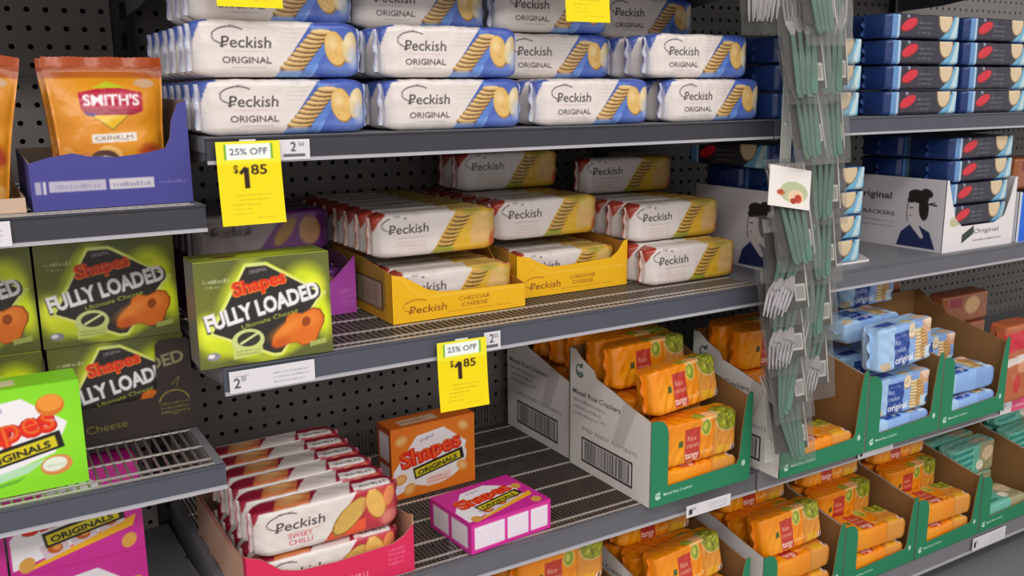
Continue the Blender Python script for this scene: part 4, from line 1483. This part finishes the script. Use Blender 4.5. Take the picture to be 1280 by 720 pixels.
# right bay, third shelf
ys = -.047
zt = ZM3 + .0004
store_tray(1.1755, ys, zt, TW, 'green tray behind the hanging fork packs, nearly empty')
lying(TANGY, 1.195, ys + .004, zt + .002, 'orange rice cracker pack lying at the bottom of the nearly empty green tray', 'cracker pack', og)
for j in range(3):
    rice_file(TANGY, 1.192, ys + .115 + .002 * j, zt + .002 + RH * j, 2, '%s layer, back of the nearly empty green tray' % ('lower', 'middle', 'upper')[j])
store_tray(1.4025, ys, zt, TW - .004, 'green tray full of light blue packs')
bl, bg = 'light blue rice cracker pack', 'light blue rice cracker packs'
x, z = 1.421, zt + .002
lying(PLAIN, x, ys + .004, z, 'light blue rice cracker pack lying at the bottom of the full blue tray', 'cracker pack', bg)
put(PLAIN, x + .002, ys + .005, z + .053, 'light blue rice cracker pack standing in the window of the full blue tray', 'cracker pack', bg)
rice_file(PLAIN, x, ys + .084, z, 2, 'lower layer of the full blue tray', bl, bg)
rice_file(PLAIN, x, ys + .084, z + RH, 2, 'middle layer of the full blue tray', bl, bg)
put(PLAIN, x - .016, ys - .010, z + .153, 'light blue rice cracker pack overhanging the left corner of the full blue tray', 'cracker pack', bg, rz=radians(7), rx=radians(-4), scale=1.08)
lying(PLAIN, x - .002, ys + .082, z + .180, 'light blue rice cracker pack lying on top behind the overhanging one', 'cracker pack', bg, rz=radians(2))
put(PLAIN, x + .10, ys + .172, z + .2215, 'light blue rice cracker pack standing at the back above the full blue tray', 'cracker pack', bg)
store_tray(1.6255, ys, zt, TW - .004, 'green tray half full of light blue packs beside the red pack')
x = 1.642
lying(PLAIN, x, ys + .004, z, 'light blue rice cracker pack lying at the bottom of the half full blue tray', 'cracker pack', bg)
lying(PLAIN, x - .004, ys + .010, z + .053, 'light blue rice cracker pack lying second from below in the half full tray', 'cracker pack', bg, rz=radians(-2))
rice_file(PLAIN, x - .004, ys + .092, z, 2, 'lower layer of the half full blue tray', bl, bg)
put(PLAIN, x - .010, ys + .092, z + RH, 'light blue rice cracker pack on the upper layer of the half full tray', 'cracker pack', bg)

# right bay, lowest shelf
z4 = ZM4 + .0004
xs = [.972 + .2265 * i for i in range(6)]
words = ['first', 'second', 'third', 'fourth', 'fifth', 'sixth']
for i, x in enumerate(xs):
    if i == 0:
        x = .940
    P, wd, gpn = (TANGY, on, og) if i < 4 else (SEA, 'teal rice cracker pack', 'teal rice cracker packs')
    store_tray(x, -.002, z4, TW, 'green cardboard tray, %s from the left on the lowest shelf' % words[i], left_print=(i == 0), scale_h=.90)
    wh = '%s tray of the lowest shelf' % words[i]
    xi, z = x + .018, z4 + .002
    lying(P, xi, .003, z, '%s lying at the bottom front, %s' % (wd, wh), 'cracker pack', gpn)
    if i in (0, 1):
        lying(P, xi + .003, .006, z + .053, '%s lying second from below, %s' % (wd, wh), 'cracker pack', gpn, rz=radians(2))
        put(P, xi - .002, .016, z + .107, '%s standing on lying packs, %s' % (wd, wh), 'cracker pack', gpn, rz=radians(8 if i == 0 else 3), rx=radians(-12))
    elif i in (2, 3):
        lying(P, xi + .002, .007, z + .053, '%s lying second from below, %s' % (wd, wh), 'cracker pack', gpn, rz=radians(-3))
    rice_file(P, xi - .002, .086, z, 2, 'lower layer of the ' + wh, wd, gpn)
    rice_file(P, xi - .002, .086, z + RH, 2, 'upper layer of the ' + wh, wd, gpn)
    if i != 4:
        put(P, xi - .004, .118, z + 2 * RH, '%s on top at the back, %s' % (wd, wh), 'cracker pack', gpn, rx=radians(-6))
# tray at the left under the wire shelf
store_tray(.690, .05, z4, TW, 'green tray glimpsed under the wire shelf, left of the lowest row', left_print=True, scale_h=.90)
rice_file(TANGY, .706, .056, z4 + .002, 2, 'lower layer of the tray glimpsed under the wire shelf')
rice_file(TANGY, .704, .056, z4 + .002 + RH, 2, 'upper layer of the tray glimpsed under the wire shelf')
rice_file(TANGY, .702, .058, z4 + .002 + 2 * RH, 2, 'topmost layer of the tray glimpsed under the wire shelf')

# ------------------------------------------------------------------ navy packs of the right bay
ng = 'navy cracker packs'
nv = 'navy red-badged cracker pack'
for ci, (x, n, deep) in enumerate(((1.176, 3, 1), (1.458, 4, 2), (1.687, 4, 2), (1.916, 4, 2))):
    for j in range(n):
        for k in range(deep):
            put(NAVY, x + rng.uniform(-.003, .003) - .004 * (j == 3), .004 + .111 * k + .002 * j, ZM1 + .0004 + j * (NV_H + .0003),
                '%s, %s layer, %s column of upper shelf%s' % (nv, ('bottom', 'second', 'third', 'top')[j], COLN[ci], '' if k == 0 else ', rear row'), 'cracker pack', ng)


def portrait(c, x, y, s, hair='2e2624'):
    """woodcut-like head and shoulders of a woman with pinned-up hair"""
    def P(pts, col, al=1.0):
        c.poly([(x + a * s, y + b * s) for a, b in pts], col, al)
    P([(-.62, -.95), (-.48, -.52), (-.2, -.28), (.02, -.1), (.22, -.32), (.5, -.45), (.72, -.95)], '27305c')
    P([(-.18, -.28), (.0, -.05), (.12, -.28), (.32, -.62), (.22, -.66)], 'd8d2d4')
    P([(-.26, .42), (-.30, .10), (-.24, -.08), (-.12, -.16), (-.02, -.3), (.2, -.28), (.16, .1), (.1, .46)], 'd8d0d0')
    c.arc(x - .27 * s, y + .12 * s, .05 * s, .30 * s, 90, 270, .03 * s, '6a5a58')
    for a, b, rx, ry, ro in ((.05, .60, .36, .20, -.2), (.25, .25, .17, .36, .1), (-.12, .55, .22, .13, .5), (.33, .72, .2, .13, -.3)):
        c.ell(x + a * s, y + b * s, rx * s, ry * s, hair, 1, ro)
    c.line([(x + .2 * s, y + .42 * s), (x + .66 * s, y + .38 * s)], .05 * s, hair)
    c.line([(x + .2 * s, y + .36 * s), (x + .62 * s, y + .46 * s)], .03 * s, hair)
    c.line([(x - .23 * s, y + .24 * s), (x - .12 * s, y + .25 * s)], .03 * s, '4a3a38')
    c.line([(x - .22 * s, y + .0 * s), (x - .16 * s, y + .01 * s)], .03 * s, '9a4a4a')


def white_side(D, H, text):
    c = Canvas(D, H, 'd2cdd2', .6)
    if text:
        c.text('Original', D * .46, H * .68, 14, '3a3840', w=D * .42, align='r', bold=.015)
        c.text('CRACKERS', D * .50, H * .44, 8.5, '4a4850', w=D * .40, align='r', bold=.015)
        for k in range(2):
            c.scribble(D * .1, D * .5, H * (.34 - .07 * k), 3.5, '6a6870', .8, seed=k)
    portrait(c, D * .72, H * .47, H * .46)
    return c


def white_front(W, H):
    c = Canvas(W, H, 'e6e1e3', .6)
    c.text('Original', W * .60, H * .22, 9, '6a6468', w=W * .36, bold=.01)
    c.scribble(W * .42, W * .84, H * .11, 4, '4a464a', .8, seed=1)
    c.poly([(W * .26, H * .10), (W * .42, H * .22), (W * .42, H * .34), (W * .26, H * .22)], '3f4a40')
    c.ell(W * .14, H * .42, 16, 10, 'b9b48a', .8)
    c.ell(W * .25, H * .40, 14, 6, '8a3a4a', .6)
    return c


wcut = [(0, 0), (.240, 0), (.240, .142), (.232, .140), (.222, .10), (.205, .062), (.17, .050), (.06, .050), (.035, .070), (.015, .120), (.006, .146), (0, .146)]
for tx, ty, txt, lab in ((1.2455, .038, False, 'white cracker tray with portrait and blue edge beside the cheese packs'), (1.6745, .014, True, 'white cracker tray with kimono portrait on the right shelf')):
    ws = white_side(230, 146, txt)
    if not txt:
        ws.rect(212, 0, 230, 146, '3f5fb4')
        ws.ell(215, 20, 22, 40, '5a62a8', .9)
    cut = wcut if txt else [(0, 0), (.240, 0), (.240, .004), (.02, .004), (.012, .12), (0, .146)]
    tray('cracker_tray', tx, ty, ZM2 + .0004, .240, .23, white_front(240, 146), cut, [(0, .146), (.23, .146)], ws, .146, lab, 'tray', 'd9d2cf', fine=[(.05, .008, .22, .05)] if txt else None, spl=.0016,
         rside=[(0, .142), (.23, .146)] if txt else [(0, .004), (.08, .03), (.23, .146)])
for j in range(4):
    put(NAVY, 1.2535, .044 - .0 * j, ZM2 + .0022 + j * (NV_H + .0003), '%s, %s layer, front row of the blue-edged portrait tray' % (nv, ('bottom', 'second', 'third', 'top')[j]), 'cracker pack', ng)
    if j < 3 or True:
        put(NAVY, 1.2535, .156, ZM2 + .0022 + j * (NV_H + .0003), '%s, %s layer, rear row of the blue-edged portrait tray' % (nv, ('bottom', 'second', 'third', 'top')[j]), 'cracker pack', ng)
# two turned packs on top
for j in range(1):
    o = put(NAVY, 1.18, .13, ZM2 + .0024 + (4 + j) * (NV_H + .0003), 'navy pack turned sideways on top of the portrait tray stack', 'cracker pack', ng, rz=radians(-90))
for j in range(5):
    put(NAVY, 1.6815 + (0, 0, 0, .008, .004)[j], .020, ZM2 + .0022 + j * (NV_H + .0003), '%s, %s from below in the kimono portrait tray' % (nv, ('lowest', 'second', 'third', 'fourth', 'fifth')[j]), 'cracker pack', ng)
    put(NAVY, 1.6815, .133, ZM2 + .0022 + j * (NV_H + .0003), '%s, rear row, %s from below in the kimono portrait tray' % (nv, ('lowest', 'second', 'third', 'fourth', 'fifth')[j]), 'cracker pack', ng)
bc = Canvas(240, 120, '2f6fe0', 1)
bc.scribble(20, 80, 40, 4, '7aa4ee', .8, seed=2)
bc.rect(0, 0, 8, 120, 'd9dbe6')
tray('cracker_tray', 1.9265, .012, ZM2 + .0004, .14, .23, bc, [(0, 0), (.14, 0), (.14, .10), (.02, .10), (.006, .108), (0, .108)], [(0, .108), (.23, .108)], Canvas(230, 108, 'd9dbe6', 4), .108,
     'bright blue cardboard tray at the right picture edge on the portrait shelf', 'tray', 'b5a79a')


def plain_pack(name, W, D, H, front, col, seed):
    c = front
    t = Canvas(W * 1000, D * 1000, col, 2)
    return Proto(name, wrap_mesh(name, W - .012, D - .004, H, c, t, nx=60, nz=50, nt=8, seed=seed, rr=.008, taper=.012, squeeze=.15, crinkle=.0014),
                 [('end_seal', seal_mesh('end_seal', H * .9, D, .007, (col, col), -1), (-W / 2 + .007, 0, H * .05), None), ('end_seal', seal_mesh('end_seal', H * .9, D, .007, (col, col), 1), (W / 2 - .007, 0, H * .05), None)], (W, D, H))


rc_ = Canvas(126, 175, 'c06a44', .8)
rc_.rect(0, 118, 126, 160, 'd02a3c', 1, .06)
rc_.rect(6, 86, 100, 104, 'e8ddd2', 1, .08)
rc_.ell(54, 40, 16, 20, 'cc3a34')
rc_.ell(70, 76, 20, 12, 'd99a72')
RED = plain_pack('red_cracker_pack', .126, .05, .175, rc_, 'b5603c', 41)
put(RED, 1.8625, -.030, ZM3 + .0005, 'tall reddish brown cracker pack with a red band at the right picture edge', 'cracker pack')
br = Canvas(180, 70, '9a5a36', 2)
br.ell(110, 40, 30, 20, 'd9b07a', .9)
br.rect(20, 40, 70, 62, '8f1f2a')
BROWN = plain_pack('brown_cracker_pack', .18, .05, .07, br, '8a4a30', 42)
for k, (bx, by, bz, nm) in enumerate(((1.66, .20, ZM3 + .0005, 'lower brown cracker pack behind the half full blue tray'), (1.66, .20, ZM3 + .071, 'second brown cracker pack behind the half full blue tray'),
                                       (1.66, .20, ZM3 + .1415, 'third brown cracker pack, in shadow behind the blue trays'), (1.65, .20, ZM3 + .212, 'topmost brown cracker pack in shadow behind the blue trays'),
                                       (1.86, .12, ZM3 + .0005, 'lower brown cracker pack behind the red pack'), (1.86, .12, ZM3 + .071, 'second brown cracker pack behind the red pack'),
                                       (1.86, .12, ZM3 + .1415, 'topmost brown cracker pack behind the red pack'), (1.935, .03, ZM2 + .1095, 'brown cracker pack on top of the bright blue tray'))):
    if bz == ZM2 + .1095:
        bx = 1.9295
    put(BROWN if bz < 1.2 else BROWN, bx, by, bz, nm, 'cracker pack')

# ------------------------------------------------------------------ price tags and shelf tickets
def sale_tag():
    W, H = 75.0, 97.0
    c = Canvas(W, H, 'f0d800', .5)
    c.rect(0, H - 26, W, H, 'eef05a', .5)
    c.rect(9, H - 21, W - 9, H - 3, '6fae2a')
    c.rect(11.5, H - 21, W - 11.5, H - 3, 'eef4ee')
    c.text('25% OFF', W * .5, H - 15.5, 7.4, '4d4a66', w=44, bold=.008)
    c.text('$', 21, 61, 9, '3a2410', w=5.5, bold=.02)
    c.text('1', 33, 44, 24, '2e1a10', bold=.045)
    c.line([(26.5, 60.5), (32, 66)], 3.6, '2e1a10')
    c.text('85', 48, 58.5, 11.5, '3a2410', w=19, bold=.02)
    for k, (a, b) in enumerate(((20, 62), (20, 60), (14, 48), (14, 36), (12, 38), (42, 64))):
        c.scribble(a, b, 34 - k * 5.4, 1.8, 'b59a10', .9, seed=k)
    return c


tc = sale_tag()
tag_me = card_mesh('sale_tag', .075, .097, tc, back='e8d800', bow=.006, sp=.0008)
clip_me = MB().box(.028, .0008, -.006, .047, .0028, .002).mesh('tag_clip', M['strip'])
for x, z, rz, rx, lab in ((.2590, 1.447, 0, 2, 'yellow price tag below the left end of the blue pack shelf'), (.5345, 1.1665, -3, 1.0, 'yellow price tag below the middle of the wire shelf with yellow trays'),
                          (.271, 1.694, 0, 0, 'yellow price tag cut by the top picture edge, the left one'), (.742, 1.692, 0, 0, 'yellow price tag cut by the top picture edge, the right one')):
    o = obj('price_tag', tag_me, loc=(x, -.0105, z), rot=(radians(-rx), 0, radians(rz)))
    tag(o, lab, 'price tag', 'yellow sale tags')
    obj('tag_clip', clip_me, o, label='small clear clip')


def ticket(W, H, price, side, seed):
    c = Canvas(W, H, 'dcd8de', .5)
    if side == 'l':
        c.text(price, 9, H * .22, H * .45, '3a3a48', w=8, bold=.01)
        c.text('50', 17, H * .50, H * .22, '5a5a68', w=6)
        c.scribble(W * .5, W * .93, H * .62, 2.2, '8a8794', .8, seed=seed)
        c.scribble(W * .5, W * .93, H * .42, 2.2, '8a8794', .8, seed=seed + 1)
        c.scribble(W * .5, W * .9, H * .2, 2.2, '8a8794', .8, seed=seed + 2)
        c.scribble(4, 24, H * .72, 2.0, '77748a', .8, seed=seed + 3)
    else:
        c.text(price, W * .46, H * .42, H * .46, '3a3a48', w=7, bold=.01)
        c.text('50', W * .72, H * .66, H * .2, '5a5a68', w=7)
        c.rect(W * .12, H * .14, W * .84, H * .30, '4a4850', .85)
    return c


for i, (x0, x1, zt_, zb, price, side, y, lab) in enumerate((
        (.256, .363, 1.171, 1.1435, '2', 'l', -.0068, 'wide white price ticket under the lone green carton'),
        (.3345, .372, 1.4470, 1.4230, '2', 'r', -.0068, 'small white price ticket right of the upper yellow price tag'),
        (.6105, .637, 1.1695, 1.1430, '2', 'r', -.0068, 'small white price ticket right of the lower yellow price tag'),
        (-.06, .043, 1.3725, 1.3460, '3', 'l', -.0068, 'white price ticket under the left chip bags at the picture edge'),
        (.985, 1.085, .8185, .7975, '1', 'l', -.0230, 'white price ticket below the front barcode tray'),
        (1.437, 1.542, .8165, .7965, '1', 'l', -.0068, 'white price ticket below the full blue tray'),
        (1.853, 1.978, .5150, .4850, '1', 'l', -.0068, 'white price ticket at the lower right on the lowest shelf'),
        (1.905, 2.010, .8250, .7965, '4', 'l', -.0068, 'pink and white price ticket at the right edge below the red pack'))):
    W, H = x1 - x0, zt_ - zb
    cv = ticket(W * 1000, H * 1000, price, side, i)
    if i == 7:
        cv.rect(W * 400, 0, W * 1000, H * 1000, 'e0527c')
        cv.scribble(W * 430, W * 950, H * 300, 9, 'f6c6d4', .9, seed=3)
    o = obj('price_ticket', card_mesh('price_ticket', W, H, cv, t=.0008 if i != 4 else .0008), loc=(x0, y, zt_))
    tag(o, lab, 'price ticket')

# ------------------------------------------------------------------ hanging strip of fork packs
sx, sy = 1.168, -.030
mb = MB()
mb.box(-.012, 0, .86, .012, .0012, 1.72)
for k in range(12):
    mb.box(-.006, -.004, .90 + k * .068, .006, 0, .904 + k * .068)
strip = obj('clip_strip', mb.mesh('clip_strip', M['strip']), loc=(sx, sy, 0))
tag(strip, 'clear plastic hanging strip between the bays carrying the fork packs', 'clip strip')
mb = MB()
mb.box(-.003, .001, 1.70, .003, .030, 1.703)
mb.box(-.003, .028, 1.66, .003, .030, 1.703)
obj('hook', mb.mesh('hook', M['bright_wire']), strip)


def fork_mesh():
    """fork in the xz plane, head up, origin at the handle end"""
    mb, hb = MB(), MB()
    T = .0022

    def ribbon(pts, mi):       # (x, z, halfwidth)
        V, F = [], []
        for x, z, h in pts:
            V += [(x - h, -T / 2, z), (x + h, -T / 2, z), (x + h, T / 2, z), (x - h, T / 2, z)]
        for i in range(len(pts) - 1):
            a = 4 * i
            for q in range(4):
                F.append((a + q, a + (q + 1) % 4, a + 4 + (q + 1) % 4, a + 4 + q))
        F += [(3, 2, 1, 0), tuple(4 * (len(pts) - 1) + q for q in range(4))]
        (hb if mi else mb).add(V, F, None)
    ribbon([(0, 0, .0045), (0, .01, .0065), (0, .06, .0050), (0, .085, .0036), (0, .098, .0036)], 0)
    ribbon([(0, .098, .0036), (0, .106, .0070), (0, .114, .0110), (0, .122, .0120)], 1)
    for k in range(4):
        x = -.0102 + k * .0068
        ribbon([(x, .120, .0021), (x * 1.03, .140, .0019), (x * 1.03, .158, .0008)], 1)
    return (mb.mesh('fork', M['green']), hb.mesh('fork_head', M['grey_plastic']))


FORK, FORK_HEAD = fork_mesh()


def bag_shell(W, H, D, seed, bottom_taper=.1):
    nu, nv = 18, 26
    u, v = np.meshgrid(np.linspace(0, 1, nu + 1), np.linspace(0, 1, nv + 1))
    u, v = u.ravel(), v.ravel()
    th = D / 2 * np.clip(np.sin(pi * u), 0, 1) ** .6 * np.clip(np.sin(pi * (v * .94 + .03)), 0, 1) ** .45
    X = (u - .5) * W * (1 - bottom_taper * (1 - v))
    Z = -H + v * H
    i, j = np.meshgrid(np.arange(nu), np.arange(nv))
    k = (j * (nu + 1) + i).ravel()
    Fq = np.stack((k, k + 1, k + nu + 2, k + nu + 1), -1)
    w = wave(X, Z * 0, Z, .0028, seed, 8, 60, 260)
    e = wave(X * 0, Z * 0, Z, .0035, seed + 3, 6, 60, 220) * (u - .5) * 2
    mb = MB()
    mb.add(np.stack((X + e, -th + w * np.sin(pi * u), Z), -1), [tuple(a) for a in Fq.tolist()])
    mb.add(np.stack((X + e, th + w * np.sin(pi * u), Z), -1), [tuple(a)[::-1] for a in Fq.tolist()])
    return mb.mesh('clear_bag', M['clear'], True)


def backing(photo):
    c = Canvas(76, 150, '4b4845', .8)
    c.rect(73.5, 0, 76, 150, 'e3dfdc')
    c.rect(0, 128, 76, 150, 'b9b5b1')
    c.rect(50, 12, 71, 40, 'd9d6d3')
    for k in range(9):
        c.rect(52 + k * 2, 15, 53.1 + k * 2, 37, '6a6663', .9)
    if photo:
        c.rect(0, 84, 76, 150, 'e6e0da')
        c.ell(44, 108, 22, 14, 'b9c29a', .9)
        c.ell(50, 100, 12, 9, 'e6c9a8')
        c.ell(52, 98, 5, 6, 'b5402a')
        c.ell(30, 106, 6, 4, 'c26a4a')
    mb = MB()
    mb.grid((-.038, 0, -.150), (.076, 0, 0), (0, 0, .150), 76, 130, c)
    mb.grid((.038, .0007, -.150), (-.076, 0, 0), (0, 0, .150), 2, 2, None, col='8a8682')
    return mb.mesh('backing_card', M['paper'])


BACKS = [backing(False), backing(True)]
BAGS = [bag_shell(.104, .182, .015, 51), bag_shell(.104, .182, .015, 67)]
GREYBAG = bag_shell(.10, .19, .022, 73)
fg = 'fork packs on the hanging strip'
spec = [  # z top, x, y offset, yaw, lean, photo card, fork tilt, forks head up, spread, words
    (1.772, -.068, .006, -14, 6, 0, 4, 0, 3, 'topmost, far left on the hanging strip'),
    (1.662, .076, .002, -4, 9, 0, 2, 1, 3, 'right side, dark card, level with the top navy layers'),
    (1.560, .079, .002, 2, 9, 0, -3, 1, 3, 'right side, dark card, level with the upper shelf edge'),
    (1.458, .076, .002, -5, 9, 0, 4, 1, 4, 'right side, dark card, below the upper shelf edge'),
    (1.356, .078, .002, 0, 9, 0, 2, 1, 4, 'right side, dark card, beside the food photo'),
    (1.254, .074, .002, -4, 9, 0, 6, 1, 5, 'right side, dark card, level with the lower shelf edge'),
    (1.752, .010, -.014, 2, 13, 0, -3, 1, 3, 'topmost, in the centre of the hanging strip'),
    (1.766, .088, .008, 8, 6, 0, -5, 1, 3, 'topmost, far right on the hanging strip'),
    (1.655, -.010, -.014, -8, 14, 0, 3, 1, 3, 'second from the top, on the left of the strip'),
    (1.560, -.002, -.014, 4, 14, 0, 2, 1, 3, 'upright, level with the upper shelf edge'),
    (1.392, -.016, -.016, -5, 14, 1, -6, 1, 3, 'with a food photo on its card'),
    (1.302, -.020, -.014, -8, 14, 0, 27, 0, 4, 'with fork heads slanting to the lower left'),
    (1.218, -.020, -.014, -8, 14, 0, 16, 0, 5, 'with fork heads slanting low, over the orange packs'),
    (1.135, -.010, -.014, 0, 14, 0, 16, 1, 6, 'second from the bottom of the strip'),
    (1.052, .000, -.014, -4, 14, 0, -8, 1, 6, 'lowest on the hanging strip'),
    (1.150, .074, .002, -6, 9, 0, 14, 0, 5, 'right side, lowest dark card, by the blue packs')]
for i, (zt_, dx, dy, yaw, lean, ph, ft, up_, spr, where) in enumerate(spec):
    r = obj('fork_pack', None, loc=(sx + dx, sy - .004 + dy, zt_), rot=(radians(-lean), 0, radians(yaw)))
    tag(r, 'bag of green forks, ' + where, 'fork pack', fg)
    obj('backing_card', BACKS[ph], r, (0, .004, -.006))
    obj('clear_bag', GREYBAG if zt_ > 1.7 else BAGS[i % 2], r, (0, 0, 0))
    for k in range(4):
        a = radians(ft + (k - 1.5) * spr) + (0 if up_ else pi)
        cxk, czk = -.022 + k * .012, -.092 + .004 * (k % 2)
        f_ = obj('fork', FORK, r, (cxk - sin(a) * .08, -.0005 - .0014 * k, czk - cos(a) * .08), (0, a, 0))
        obj('fork_head', FORK_HEAD, f_, label='pale grey head with four tines')
    if ph:
        hc = Canvas(70, 56, 'e6e0dc', .6)
        hc.ell(42, 22, 24, 15, 'aeb88e', .9)
        hc.ell(46, 16, 14, 10, 'e2c3a2')
        hc.ell(50, 14, 6, 6, 'b5402a')
        hc.ell(42, 10, 5, 4, 'a8342a')
        hc.ell(20, 20, 7, 4, 'c26a4a')
        hc.ell(20, 21, 3, 3, 'a8442e')
        obj('header_card', card_mesh('header_card', .084, .064, hc), r, (-.052, -.0165, -.010), (radians(4), radians(10), 0), label='white header card with a food photo')
